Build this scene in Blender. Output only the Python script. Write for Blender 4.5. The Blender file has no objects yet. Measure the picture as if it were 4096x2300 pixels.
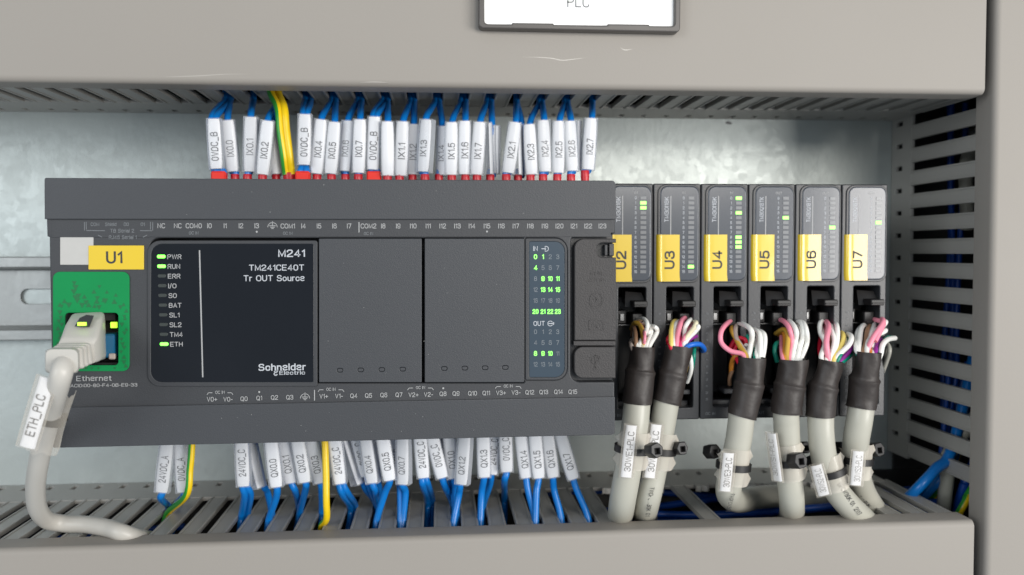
import bpy, math, random
from mathutils import Vector, Matrix
R = math.radians
random.seed(7)
S = 0.001                                   # everything below is written in millimetres
sc = bpy.context.scene
COL = sc.collection
# ------------------------------------------------------------------ camera
FPX, CXP, CYP = 3540.0, 2048.0, 1150.0
YAW, PITCH, ROLL, DC = R(4.808), R(2.286), R(-0.145), 299.0
FW = Vector((math.sin(YAW)*math.cos(PITCH), math.cos(YAW)*math.cos(PITCH), -math.sin(PITCH)))
_r0 = FW.cross(Vector((0, 0, 1))).normalized(); _u0 = _r0.cross(FW)
RT = math.cos(ROLL)*_r0 + math.sin(ROLL)*_u0
UP = -math.sin(ROLL)*_r0 + math.cos(ROLL)*_u0
cam = bpy.data.cameras.new('camera'); camo = bpy.data.objects.new('camera', cam); COL.objects.link(camo)
camo.matrix_world = Matrix(((RT.x, UP.x, -FW.x, 0), (RT.y, UP.y, -FW.y, -DC*S), (RT.z, UP.z, -FW.z, 0), (0, 0, 0, 1)))
cam.sensor_width = 36; cam.lens = FPX/4096*36; cam.clip_start = 0.01; cam.clip_end = 50
cam.dof.use_dof = True; cam.dof.focus_distance = 0.308; cam.dof.aperture_fstop = 11
sc.camera = camo

def ray(px, py): return RT*(px-CXP) + UP*(CYP-py) + FW*FPX
def at(px, py, Y):
    d = ray(px, py); t = (DC+Y)/d.y
    return Vector((d.x*t, Y, d.z*t))
def atz(px, py, Z):
    d = ray(px, py); t = Z/d.z
    return Vector((d.x*t, d.y*t-DC, Z))
def atx(px, py, X):
    d = ray(px, py); t = X/d.x
    return Vector((X, d.y*t-DC, d.z*t))

# ------------------------------------------------------------------ light
w = bpy.data.worlds.new('World'); sc.world = w; w.use_nodes = True
w.node_tree.nodes['Background'].inputs[0].default_value = (0.80, 0.90, 1.0, 1)
w.node_tree.nodes['Background'].inputs[1].default_value = 0.53
def area(name, loc, aim, sx, sy, power, col):
    l = bpy.data.lights.new(name, 'AREA'); l.shape = 'RECTANGLE'; l.size = sx*S; l.size_y = sy*S
    l.energy = power; l.color = col
    o = bpy.data.objects.new(name, l); COL.objects.link(o)
    o.location = Vector(loc)*S
    o.rotation_euler = (Vector(aim)-Vector(loc)).to_track_quat('-Z', 'Y').to_euler()
    return o
area('ceiling_lamp', (330, -1000, 255), (60, 20, 20), 320, 240, 4.3, (1, 0.95, 0.88))
area('room_lamp', (965, -1000, -30), (40, 60, 0), 640, 560, 14.5, (1, 0.97, 0.93))
area('added_left_fill', (-900, -1000, 260), (-60, 60, 0), 560, 560, 5.6, (0.93, 0.97, 1))  # added soft fill, not a known lamp; brightens the left of the plate
sc.view_settings.view_transform = 'Standard'; sc.view_settings.look = 'None'
sc.view_settings.exposure = 0; sc.view_settings.gamma = 1
sc.cycles.max_bounces = 10; sc.cycles.transparent_max_bounces = 16
sc.cycles.use_denoising = True

# ------------------------------------------------------------------ materials
def lin(c): return tuple((v/255/12.92 if v/255 <= .04045 else ((v/255+.055)/1.055)**2.4) for v in c)
def mat(name, col, rough=.5, metal=0., spec=.5, var=0., vscale=60., bump=0., bscale=900., coat=0., emit=None, es=0., trans=None, rvar=0., sss=0.):
    m = bpy.data.materials.new(name); m.use_nodes = True; nt = m.node_tree; N = nt.nodes; L = nt.links
    b = N['Principled BSDF']; b.inputs['Base Color'].default_value = (*col, 1); b.inputs['Roughness'].default_value = rough
    b.inputs['Metallic'].default_value = metal; b.inputs['Specular IOR Level'].default_value = spec
    b.inputs['Coat Weight'].default_value = coat; b.inputs['Coat Roughness'].default_value = .06
    if sss: b.inputs['Subsurface Weight'].default_value = sss; b.inputs['Subsurface Radius'].default_value = (.002, .002, .002); b.inputs['Subsurface Scale'].default_value = 1
    tc = None
    if var or bump or rvar: tc = N.new('ShaderNodeTexCoord')
    if var or rvar:
        n = N.new('ShaderNodeTexNoise'); n.inputs['Scale'].default_value = vscale; n.inputs['Detail'].default_value = 5; n.inputs['Roughness'].default_value = .6
        L.new(tc.outputs['Object'], n.inputs['Vector'])
    if var:
        cr = N.new('ShaderNodeMix'); cr.data_type = 'RGBA'
        cr.inputs[6].default_value = (*[c*(1-var) for c in col], 1); cr.inputs[7].default_value = (*[min(1, c*(1+var)) for c in col], 1)
        L.new(n.outputs['Fac'], cr.inputs[0]); L.new(cr.outputs[2], b.inputs['Base Color'])
    if rvar:
        mr = N.new('ShaderNodeMapRange'); mr.inputs['From Min'].default_value = .3; mr.inputs['From Max'].default_value = .7
        mr.inputs['To Min'].default_value = max(.02, rough-rvar); mr.inputs['To Max'].default_value = min(1, rough+rvar)
        L.new(n.outputs['Fac'], mr.inputs['Value']); L.new(mr.outputs[0], b.inputs['Roughness'])
    if bump:
        n2 = N.new('ShaderNodeTexNoise'); n2.inputs['Scale'].default_value = bscale; n2.inputs['Detail'].default_value = 3
        L.new(tc.outputs['Object'], n2.inputs['Vector'])
        bp = N.new('ShaderNodeBump'); bp.inputs['Strength'].default_value = bump; bp.inputs['Distance'].default_value = .0003
        L.new(n2.outputs['Fac'], bp.inputs['Height']); L.new(bp.outputs[0], b.inputs['Normal'])
    if emit: b.inputs['Emission Color'].default_value = (*emit, 1); b.inputs['Emission Strength'].default_value = es
    if trans is not None:      # clear plastic film: mostly see-through with a glossy skin
        tr = N.new('ShaderNodeBsdfTransparent'); tr.inputs[0].default_value = (.90, .905, .92, 1)
        mx = N.new('ShaderNodeMixShader'); lw = N.new('ShaderNodeLayerWeight'); lw.inputs['Blend'].default_value = .35
        mp = N.new('ShaderNodeMapRange'); mp.inputs['To Min'].default_value = trans; mp.inputs['To Max'].default_value = min(1, trans+.6)
        L.new(lw.outputs['Facing'], mp.inputs['Value']); L.new(mp.outputs[0], mx.inputs[0])
        L.new(tr.outputs[0], mx.inputs[1]); L.new(b.outputs[0], mx.inputs[2]); L.new(mx.outputs[0], N['Material Output'].inputs[0])
    return m
M = {}
M['cover'] = mat('duct_cover_pvc', (.287, .264, .237), .56, spec=.32, var=.03, vscale=14, bump=.10, bscale=1400, rvar=.05)
M['duct'] = mat('duct_wall_pvc', (.36, .348, .322), .45, var=.05, vscale=40, bump=.08, bscale=1200)
M['plastic'] = mat('controller_plastic', (.033, .0345, .0385), .5, var=.06, vscale=30, bump=.25, bscale=2600)
M['plastic_cover'] = mat('controller_cover_plastic', (.040, .0425, .048), .48, var=.06, vscale=22, bump=.28, bscale=2600)
M['door'] = mat('door_plastic', (.034, .031, .031), .55, var=.1, vscale=60, bump=.5, bscale=2200)
M['module'] = mat('module_plastic', (.030, .031, .034), .34, var=.08, vscale=60, bump=.12, bscale=1500)
M['black'] = mat('black_plastic', (.010, .009, .009), .45, var=.1, vscale=120)
M['void'] = mat('dark_cavity_plastic', (.008, .008, .008), .7, var=.05)
M['gloss'] = mat('display_film', (.006, .0075, .011), .15, spec=.34, var=.12, vscale=25, rvar=.06)
M['status'] = mat('status_film', (.040, .058, .078), .2, var=.06, vscale=40)
M['lens'] = mat('module_lens', (.056, .063, .076), .2, spec=.6, var=.06, vscale=60, coat=.12)
M['cell_off'] = mat('led_window_grey', (.15, .155, .165), .3, coat=.3)
M['cell_on'] = mat('led_window_lit', (.3, .9, .2), .4, emit=(.24, 1, .06), es=2.3)
M['led_on'] = mat('led_lit', (.3, .9, .2), .4, emit=(.10, 1, .02), es=3.2)
M['led_yellow'] = mat('led_yellow_green', (.5, .9, .1), .4, emit=(.45, .95, .03), es=1.3)
M['led_off'] = mat('led_unlit', (.03, .036, .033), .35)
M['digit_on'] = mat('digit_lit', (.3, .9, .2), .4, emit=(.16, 1, .03), es=1.5)
M['digit_off'] = mat('digit_unlit', (.15, .17, .19), .5)
M['print'] = mat('grey_print', (.35, .35, .35), .6)
M['print_bright'] = mat('pale_print', (.45, .47, .50), .6)
M['print_dim'] = mat('dim_print', (.17, .18, .19), .6)
M['ink'] = mat('black_ink', (.028, .028, .03), .55)
M['ink_soft'] = mat('soft_black_ink', (.085, .085, .09), .55)
M['ink_grey'] = mat('grey_ink', (.20, .20, .205), .6)
M['yellow_tag'] = mat('yellow_sticker', (.66, .46, .012), .3, coat=.8, var=.03, vscale=50)
M['sticker'] = mat('pale_sticker', (.44, .43, .41), .5, var=.06, vscale=300)
M['green'] = mat('green_port_plastic', (.003, .215, .060), .6, spec=.2, var=.08, vscale=80, bump=.1)
M['green_dark'] = mat('green_port_pattern', (.0025, .125, .034), .6)
M['blue'] = mat('blue_wire_pvc', (.003, .17, .55), .3, var=.1, vscale=90)
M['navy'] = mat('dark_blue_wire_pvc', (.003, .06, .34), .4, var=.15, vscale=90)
M['yellow'] = mat('yellow_wire_pvc', (.82, .56, .008), .35, var=.05, vscale=80)
M['earth_green'] = mat('green_stripe_pvc', (.03, .30, .035), .35)
M['red'] = mat('ferrule_red', (.50, .014, .024), .35)
M['red_bright'] = mat('ferrule_bright_red', (.80, .035, .022), .3)
M['paper'] = mat('marker_card', (.88, .88, .885), .45, var=.02, vscale=100)
_nt = M['paper'].node_tree; _oi = _nt.nodes.new('ShaderNodeObjectInfo'); _hs = _nt.nodes.new('ShaderNodeHueSaturation'); _mr = _nt.nodes.new('ShaderNodeMapRange')
_mr.inputs['To Min'].default_value = .84; _mr.inputs['To Max'].default_value = 1.06; _nt.links.new(_oi.outputs['Random'], _mr.inputs['Value']); _nt.links.new(_mr.outputs[0], _hs.inputs['Value'])
_pb = _nt.nodes['Principled BSDF']; _src = _pb.inputs['Base Color'].links[0].from_socket; _nt.links.new(_src, _hs.inputs['Color']); _nt.links.new(_hs.outputs[0], _pb.inputs['Base Color'])
M['dust'] = mat('pale_dust', (.7, .7, .66), .8)
M['scratch'] = mat('pale_scratch', (.40, .375, .34), .3)
M['clear'] = mat('clear_sleeve_plastic', (.75, .78, .82), .12, trans=.16)
M['milky'] = mat('milky_clip_plastic', (.78, .72, .62), .14, trans=.13)
M['clipmilk'] = mat('milky_clip_wing', (.80, .74, .64), .14, trans=.30)
M['grey_cable'] = mat('grey_cable_jacket', (.43, .42, .36), .36, var=.04, vscale=50, rvar=.08)
M['beige_cable'] = mat('patch_cable_jacket', (.48, .46, .42), .4, var=.03, vscale=50)
M['shrink'] = mat('heat_shrink_tube', (.029, .0225, .020), .5, var=.2, vscale=150, bump=.7, bscale=350)
M['white'] = mat('plate_card', (.95, .95, .94), .4)
M['stub'] = mat('snapped_pvc_edge', (.55, .54, .51), .6)
M['inner'] = mat('duct_inside_painted_shade', (.035, .034, .032), .6)  # wall PVC darkened: the shade inside the ducts is put into the colour
M['frame'] = mat('plate_frame', (.075, .067, .062), .4, var=.05)
M['blue_jack'] = mat('blue_plug_plastic', (.01, .10, .20), .25)
M['clip'] = mat('metal_clip', (.28, .28, .28), .4, metal=.8)
CORE = {'w': (.80, .79, .75), 'p': (.83, .27, .36), 'y': (.80, .62, .16), 'g': (.55, .33, .05), 'r': (.62, .01, .04), 'm': (.75, .03, .16),
        'v': (.26, .02, .26), 'b': (.01, .13, .55), 't': (.0, .22, .15), 'n': (.30, .17, .10), 'o': (.66, .24, .03), 's': (.33, .32, .28), 'c': (.75, .68, .48), 'q': (.40, .33, .29)}
for k, c in CORE.items(): M['core_'+k] = mat('core_insulation_'+{'w': 'white', 'p': 'pink', 'y': 'yellow', 'g': 'gold', 'r': 'red', 'm': 'crimson', 'v': 'violet', 'b': 'blue', 't': 'teal', 'n': 'brown', 'o': 'orange', 's': 'slate', 'c': 'cream', 'q': 'taupe'}[k], c, .38, var=.05, vscale=100)

def galv(name='galvanised_steel', base=(.50, .54, .525), rough=.47, sc_=300):
    m = bpy.data.materials.new(name); m.use_nodes = True; nt = m.node_tree; N = nt.nodes; L = nt.links; b = N['Principled BSDF']
    tc = N.new('ShaderNodeTexCoord'); v = N.new('ShaderNodeTexVoronoi'); v.inputs['Scale'].default_value = sc_
    nz = N.new('ShaderNodeTexNoise'); nz.inputs['Scale'].default_value = 45; nz.inputs['Detail'].default_value = 7; nz.inputs['Roughness'].default_value = .65
    mp = N.new('ShaderNodeMapping'); mp.inputs['Scale'].default_value = (1.25, 1, .9)
    n2 = N.new('ShaderNodeTexNoise'); n2.inputs['Scale'].default_value = 330; n2.inputs['Detail'].default_value = 5
    L.new(tc.outputs['Object'], nz.inputs['Vector']); L.new(tc.outputs['Object'], mp.inputs[0]); L.new(mp.outputs[0], n2.inputs['Vector'])
    ad = N.new('ShaderNodeMixRGB'); ad.blend_type = 'ADD'; ad.inputs[0].default_value = .012
    L.new(tc.outputs['Object'], ad.inputs[1]); L.new(nz.outputs['Color'], ad.inputs[2]); L.new(ad.outputs[0], v.inputs['Vector'])
    sp = N.new('ShaderNodeSeparateColor'); L.new(v.outputs['Color'], sp.inputs[0])
    a = N.new('ShaderNodeMath'); a.operation = 'MULTIPLY_ADD'; a.inputs[1].default_value = .09; a.inputs[2].default_value = rough-.09
    L.new(sp.outputs[0], a.inputs[0]); a2 = N.new('ShaderNodeMath'); a2.operation = 'MULTIPLY_ADD'; a2.inputs[1].default_value = .09
    L.new(nz.outputs['Fac'], a2.inputs[0]); L.new(a.outputs[0], a2.inputs[2]); L.new(a2.outputs[0], b.inputs['Roughness'])
    c = N.new('ShaderNodeMix'); c.data_type = 'RGBA'; c.inputs[6].default_value = (*[x*.88 for x in base], 1); c.inputs[7].default_value = (*[min(1, x*1.10) for x in base], 1)
    L.new(nz.outputs['Fac'], c.inputs[0]); L.new(c.outputs[2], b.inputs['Base Color'])
    b.inputs['Metallic'].default_value = .62
    bp = N.new('ShaderNodeBump'); bp.inputs['Strength'].default_value = .2; bp.inputs['Distance'].default_value = .0004
    L.new(n2.outputs['Fac'], bp.inputs['Height']); L.new(bp.outputs[0], b.inputs['Normal'])
    return m
M['galv'] = galv()
M['rail'] = galv('zinc_rail_steel', (.40, .41, .40), .45, 140)

# ------------------------------------------------------------------ builders
ORG = {}
CACHE = {}
def setp(o, label=None, cat=None, group=None, kind=None):
    if label: o['label'] = label
    if cat: o['category'] = cat
    if group: o['group'] = group
    if kind: o['kind'] = kind
def thing(name, label, cat, loc, group=None, kind=None):
    o = bpy.data.objects.new(name, None); COL.objects.link(o); o.location = Vector(loc)*S; o.empty_display_size = .005
    ORG[o.name] = Vector(loc); setp(o, label, cat, group, kind); return o
def org(p): return ORG[p.name] if p else Vector((0, 0, 0))
def mesh_of(name, V, F, mats, mi=None, ang=38, o=Vector((0, 0, 0))):
    me = bpy.data.meshes.new(name)
    me.from_pydata([((v[0]-o.x)*S, (v[1]-o.y)*S, (v[2]-o.z)*S) for v in V], [], F)
    for k in (mats if isinstance(mats, (list, tuple)) else [mats]): me.materials.append(M[k])
    if mi: me.polygons.foreach_set('material_index', mi)
    me.polygons.foreach_set('use_smooth', [True]*len(me.polygons))
    me.update(); me.set_sharp_from_angle(angle=R(ang)); return me
def link(name, me, parent, off=None):
    o = bpy.data.objects.new(name, me); COL.objects.link(o)
    if parent: o.parent = parent
    if off is not None: o.location = Vector(off)*S
    ORG[o.name] = org(parent) + (Vector(off) if off is not None else Vector((0, 0, 0)))
    return o
def mk(name, geo, mats, parent=None, key=None, mi=None, ang=38, off=None):
    """geo = (verts, faces) in world mm; with off, verts are already local to off"""
    if key and key in CACHE: return link(name, CACHE[key], parent, off)
    me = mesh_of(name, geo[0], geo[1], mats, mi, ang, org(parent) if off is None else Vector((0, 0, 0)))
    if key: CACHE[key] = me
    return link(name, me, parent, off)
def join(*gs):
    V, F = [], []
    for g in gs:
        n = len(V); V += list(g[0]); F += [tuple(i+n for i in f) for f in g[1]]
    return V, F
def box(x0, x1, y0, y1, z0, z1):
    V = [(x0, y0, z0), (x1, y0, z0), (x1, y1, z0), (x0, y1, z0), (x0, y0, z1), (x1, y0, z1), (x1, y1, z1), (x0, y1, z1)]
    return V, [(0, 3, 2, 1), (4, 5, 6, 7), (0, 1, 5, 4), (1, 2, 6, 5), (2, 3, 7, 6), (3, 0, 4, 7)]
def bbox(x0, x1, y0, y1, z0, z1, b=.25):
    """box with one-segment chamfers"""
    V = []; X = ((x0, 1), (x1, -1)); Y = ((y0, 1), (y1, -1)); Z = ((z0, 1), (z1, -1)); idx = {}
    for i, (x, sx) in enumerate(X):
        for j, (y, sy) in enumerate(Y):
            for k, (z, sz) in enumerate(Z):
                for a in range(3):
                    idx[i, j, k, a] = len(V)
                    V.append((x+(0 if a == 0 else sx*b), y+(0 if a == 1 else sy*b), z+(0 if a == 2 else sz*b)))
    F = []
    for s in (0, 1):
        f = [idx[s, 0, 0, 0], idx[s, 1, 0, 0], idx[s, 1, 1, 0], idx[s, 0, 1, 0]]; F.append(f if s else f[::-1])
        f = [idx[0, s, 0, 1], idx[0, s, 1, 1], idx[1, s, 1, 1], idx[1, s, 0, 1]]; F.append(f if s else f[::-1])
        f = [idx[0, 0, s, 2], idx[1, 0, s, 2], idx[1, 1, s, 2], idx[0, 1, s, 2]]; F.append(f if s else f[::-1])
    for p in (0, 1):
        for q in (0, 1):
            F.append([idx[0, p, q, 1], idx[1, p, q, 1], idx[1, p, q, 2], idx[0, p, q, 2]])
            F.append([idx[p, 0, q, 0], idx[p, 1, q, 0], idx[p, 1, q, 2], idx[p, 0, q, 2]])
            F.append([idx[p, q, 0, 0], idx[p, q, 1, 0], idx[p, q, 1, 1], idx[p, q, 0, 1]])
            for t in (0, 1): pass
    for i in (0, 1):
        for j in (0, 1):
            for k in (0, 1): F.append([idx[i, j, k, 0], idx[i, j, k, 1], idx[i, j, k, 2]])
    return V, [tuple(f) for f in F]
def rpoly(pts, n=5):
    """2-D polygon, points (x, z, r) with a fillet of radius r"""
    out = []; m = len(pts)
    for i, p in enumerate(pts):
        r = p[2] if len(p) > 2 else 0
        if r <= 0: out.append((p[0], p[1])); continue
        a = Vector(pts[i-1][:2])-Vector(p[:2]); b = Vector(pts[(i+1) % m][:2])-Vector(p[:2]); v = Vector(p[:2])
        P0 = v+a.normalized()*r; P3 = v+b.normalized()*r; P1 = P0.lerp(v, .5523); P2 = P3.lerp(v, .5523)
        for k in range(n+1):
            t = k/n; q = P0*(1-t)**3+P1*3*t*(1-t)**2+P2*3*t*t*(1-t)+P3*t**3; out.append((q.x, q.y))
    return out
def rr(x0, x1, z0, z1, r=0, rl=None):
    a = r if rl is None else rl
    return rpoly([(x0, z0, a), (x1, z0, r), (x1, z1, r), (x0, z1, a)])
_cu = bpy.data.curves.new('plate_tool', 'CURVE'); _co = bpy.data.objects.new('plate_tool', _cu); COL.objects.link(_co)
def plate(outlines, y0, y1, b=.3, seg=2):
    """flat plate in the XZ plane from 2-D outlines (first outer, others holes), front at y0, rounded edges"""
    cu = _cu; cu.splines.clear(); cu.dimensions = '2D'; cu.fill_mode = 'BOTH'
    b = min(b, (y1-y0)/2-1e-3)
    cu.extrude = max(0, (y1-y0)/2-b); cu.bevel_depth = b; cu.bevel_resolution = seg; cu.offset = -b
    for ol in outlines:
        s = cu.splines.new('POLY'); s.points.add(len(ol)-1); s.use_cyclic_u = True
        for i, (x, z) in enumerate(ol): s.points[i].co = (x, z, 0, 1)
    bpy.context.view_layer.update()
    dg = bpy.context.evaluated_depsgraph_get(); me = _co.evaluated_get(dg).to_mesh()
    ym = (y0+y1)/2
    V = [(v.co.x, ym-v.co.z, v.co.y) for v in me.vertices]; F = [tuple(p.vertices) for p in me.polygons]
    _co.evaluated_get(dg).to_mesh_clear()
    return V, F
def rect(px0, py0, px1, py1, Y):
    a = at(px0, py1, Y); b = at(px1, py0, Y); return a.x, b.x, a.z, b.z
def prect(px0, py0, px1, py1, r=0, rl=None, Y=0.):
    """rounded rectangle that follows the four unprojected corners"""
    a, b, c, d = at(px0, py1, Y), at(px1, py1, Y), at(px1, py0, Y), at(px0, py0, Y); q = r if rl is None else rl
    return rpoly([(a.x, a.z, q), (b.x, b.z, r), (c.x, c.z, r), (d.x, d.z, q)])
# a plain sans alphabet drawn as strokes: grid 4 wide, capitals 6 high; "~" closes, "*k" sets the corner radius
GLY = {
'A': '0,0 2,6 4,0|.7,1.9 3.3,1.9', 'B': '0,0 0,6 3.7,6 3.7,3.15 0,3.15*1.3|0,3.15 4,3.15 4,0 0,0*1.5', 'C': '3.9,4.9 3.9,6 0,6 0,0 3.9,0 3.9,1.2*1.9',
'D': '0,0 0,6 4,6 4,0 0,0*2.2', 'E': '3.8,0 0,0 0,6 3.8,6|0,3.1 3.4,3.1', 'F': '0,0 0,6 3.7,6|0,3.1 3.2,3.1', 'G': '4,4.9 4,6 0,6 0,0 4,0 4,2.8*1.9|4,2.9 2.2,2.9', 'H': '0,0 0,6|4,0 4,6|0,3.1 4,3.1',
'I': '0,0 0,6', 'J': '3,6 3,0 0,0 0,1.6*1.4', 'K': '0,0 0,6|3.8,6 0,2|1.3,3.2 4,0', 'L': '0,6 0,0 3.5,0', 'M': '0,0 0,6 2.3,.6 4.6,6 4.6,0', 'N': '0,0 0,6 4,0 4,6', 'O': '0,0 0,6 4.4,6 4.4,0~*2.15',
'P': '0,0 0,6 4,6 4,2.8 0,2.8*1.5', 'Q': '0,0 0,6 4.4,6 4.4,0~*2.15|2.8,1.3 4.5,-.4', 'R': '0,0 0,6 4,6 4,3 0,3*1.45|2.3,3 4,0', 'S': '3.7,5.0 3.7,6 .1,6 .1,3.1 4,3.1 4,0 0,0 0,1.0*1.42', 'T': '0,6 4.2,6|2.1,6 2.1,0',
'U': '0,6 0,0 4,0 4,6*1.9', 'V': '0,6 2,0 4,6', 'W': '0,6 1.5,0 3,6 4.5,0 6,6', 'X': '0,6 4,0|4,6 0,0', 'Y': '0,6 2,2.8 4,6|2,2.8 2,0', 'Z': '0,6 4,6 0,0 4,0',
'0': '0,0 0,6 3.6,6 3.6,0~*1.75', '1': '0,4.6 1.5,6 1.5,0', '2': '0,4.4 0,6 3.6,6 3.6,3.6 0,.9 0,0*1.5|0,0 3.7,0', '3': '0,4.8 0,6 3.5,6 3.5,3.2 1.3,3.2*1.35|1.3,3.2 3.7,3.2 3.7,0 0,0 0,1.3*1.45', '4': '2.8,0 2.8,6 0,1.6 3.9,1.6',
'5': '3.4,6 .5,6 .25,3*0|.25,3 .6,3.8 3.7,3.8 3.7,0 0,0 0,1.2*1.45', '6': '3.5,4.9 3.5,6 0,6 0,0 3.7,0 3.7,3.6 0,3.6*1.5', '7': '0,6 3.7,6 1.3,0', '8': '.2,3.2 .2,6 3.5,6 3.5,3.2~*1.3|0,0 0,3.2 3.7,3.2 3.7,0~*1.45', '9': '.2,1.1 .2,0 3.7,0 3.7,6 0,6 0,2.4 3.7,2.4*1.5',
'a': '0,3 0,4.2 3,4.2 3,0*1.1|3,2.4 0,2.4 0,0 3,0 3,1.2*1.05', 'b': '0,0 0,6|0,0 3.2,0 3.2,4.2 0,4.2*1.5', 'c': '3.1,3 3.1,4.2 0,4.2 0,0 3.1,0 3.1,1.2*1.4', 'd': '3.2,0 3.2,6|3.2,0 0,0 0,4.2 3.2,4.2*1.5', 'e': '0,2.45 3.2,2.45 3.2,4.6 0,4.6 0,0 2.7,0 3.1,.5*1.3',
'h': '0,0 0,6|0,2.8 0,4.2 3,4.2 3,0*1.3', 'i': '0,0 0,4.2|0,5.4 0,6', 'l': '0,0 0,6', 'n': '0,0 0,4.2|0,2.8 0,4.2 3,4.2 3,0*1.3', 'o': '0,0 0,4.2 3.3,4.2 3.3,0~*1.6', 'r': '0,0 0,4.2|0,2.6 0,4.2 1.8,4.2*1.3', 't': '.8,5.4 .8,0 2,0*.6|0,4.2 1.9,4.2', 'u': '0,4.2 0,0 3,0 3,4.2*1.3|3,0 3,1',
'+': '0,2.6 3.4,2.6|1.7,.9 1.7,4.3', '-': '0,2.5 2,2.5', '_': '0,-.9 4,-.9', '.': '0,0 0,.7', '/': '0,-.4 2,6.4', ':': '0,.4 0,1.1|0,3.6 0,4.3'}
def _parse(g):
    out = []
    for st in g.split('|'):
        rad = 0
        if '*' in st: st, q = st.split('*'); rad = float(q)
        cl = st.endswith('~'); st = st.rstrip('~'); P = [tuple(float(v) for v in p.split(',')) for p in st.split()]
        m = len(P)
        if cl: pts = rpoly([(x, y, rad) for x, y in P], 4); pts.append(pts[0])
        elif m > 2 and rad:
            L_ = [P[0]]
            for i in range(1, m-1):
                v = Vector(P[i]); a, b = Vector(P[i-1])-v, Vector(P[i+1])-v
                r = min(rad, a.length*(.5 if i > 1 else .98), b.length*(.5 if i < m-2 else .98)); P0, P3 = v+a.normalized()*r, v+b.normalized()*r
                P1, P2_ = P0.lerp(v, .5523), P3.lerp(v, .5523)
                for k in range(5):
                    t = k/4; L_.append(tuple(P0*(1-t)**3+P1*3*t*(1-t)**2+P2_*3*t*t*(1-t)+P3*t**3))
            pts = L_+[P[-1]]
        else: pts = P
        q = [Vector(pts[0])]
        for p in pts[1:]:
            if (Vector(p)-q[-1]).length > .02: q.append(Vector(p))
        out.append((q, cl))
    return out
GP = {k: _parse(v) for k, v in GLY.items()}
_tg = {}
def text_geo(s, wt):
    """flat strokes; verts (x, y, layer)"""
    k = (s, wt)
    if k in _tg: return _tg[k]
    V, F = [], []; x0 = 0; lay = 0
    for ch in s:
        if ch == ' ': x0 += 3.2; continue
        st = GP[ch]; wmax = max(p.x for q, c in st for p in q)
        for q, cl in st:
            m = len(q); n0 = len(V)
            for i in range(m):
                if cl: a, b = q[(i-1) % (m-1)], q[(i+1) % (m-1)] if i < m-1 else q[1]
                else: a, b = q[max(0, i-1)], q[min(m-1, i+1)]
                if cl and i == m-1: a, b = q[m-2], q[1]
                if cl and i == 0: a = q[m-2]
                d1, d2 = (q[i]-a), (b-q[i])
                d1 = d1.normalized() if d1.length > 1e-6 else d2.normalized(); d2 = d2.normalized() if d2.length > 1e-6 else d1
                n1 = Vector((-d1.y, d1.x)); n2 = Vector((-d2.y, d2.x)); nn = (n1+n2)
                nn = nn.normalized() if nn.length > 1e-4 else n1; sc_ = min(1.9, 1/max(.3, nn.dot(n1)))
                e = Vector((0, 0))
                if not cl and i == 0: e = -d2*wt*.5
                if not cl and i == m-1: e = d1*wt*.5
                if ch in 'AEFHKLMNTVWXYZ1474' and not cl and i in (0, m-1): e *= .6
                for sg in (1, -1):
                    p = q[i]+e+nn*(sg*wt/2*sc_); V.append((p.x+x0, p.y, lay))
            for i in range(m-1): F.append((n0+2*i, n0+2*i+1, n0+2*i+3, n0+2*i+2))
            lay = (lay+1) % 4
        x0 += wmax+wt+.75
    _tg[k] = (V, F); return V, F
def text(s, c, h, matk, parent, right=(1, 0, 0), up=(0, 0, 1), width=None, sx=1., bold=0., name='lettering', align='c', bend=None, key=None):
    """flat print: c centre of the capitals, h cap height in mm"""
    V, F = text_geo(s, .9+bold*20)
    x0, x1 = min(v[0] for v in V), max(v[0] for v in V); k = h/6.7; kx = k*sx*1.1 if width is None else width/(x1-x0)
    ax = {'c': (x0+x1)/2, 'l': x0, 'r': x1}[align]
    c = Vector(c); rt = Vector(right).normalized(); u = Vector(up).normalized(); nn = rt.cross(u)
    out = []
    for x, y, l_ in V:
        a, bb = (x-ax)*kx, (y-3)*k
        p = c+rt*a+u*bb+nn*(l_*.006)
        if bend: p -= nn*(bend[0]-math.sqrt(max(0, bend[0]**2-(bb+bend[1])**2)))
        out.append(p)
    return mk(name, (out, F), matk, parent, key=key)
def spline(pts, n=6):
    P = [Vector(p) for p in pts]
    if len(P) == 2: return [P[0].lerp(P[1], i/n) for i in range(n+1)]
    Q = [P[0]*2-P[1]]+P+[P[-1]*2-P[-2]]; out = []
    for i in range(1, len(Q)-2):
        a, b, c, d = Q[i-1:i+3]
        for k in range(n):
            t = k/n; out.append(.5*((2*b)+(c-a)*t+(2*a-5*b+4*c-d)*t*t+(3*b-a-3*c+d)*t**3))
    out.append(P[-1]); return out
def tube(path, r, n=12, ref=(1, 0, 0), flat=1., cap=True, rf=None):
    """r a number or a function of t in 0..1; returns verts, faces"""
    V, F = [], []; m = len(path); nv = Vector(ref)
    for i, p in enumerate(path):
        t = (path[min(i+1, m-1)]-path[max(i-1, 0)]).normalized()
        nv = (nv-t*nv.dot(t)).normalized(); bv = t.cross(nv); rad = r(i/(m-1)) if callable(r) else r
        for k in range(n):
            a = 2*math.pi*k/n
            if rf: rad = rf(i/(m-1), a)
            V.append(p+nv*math.cos(a)*rad+bv*math.sin(a)*rad*flat)
    for i in range(m-1):
        for k in range(n): F.append((i*n+k, i*n+(k+1) % n, (i+1)*n+(k+1) % n, (i+1)*n+k))
    if cap: F.append(tuple(range(n))[::-1]); F.append(tuple((m-1)*n+k for k in range(n)))
    return V, F
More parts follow.
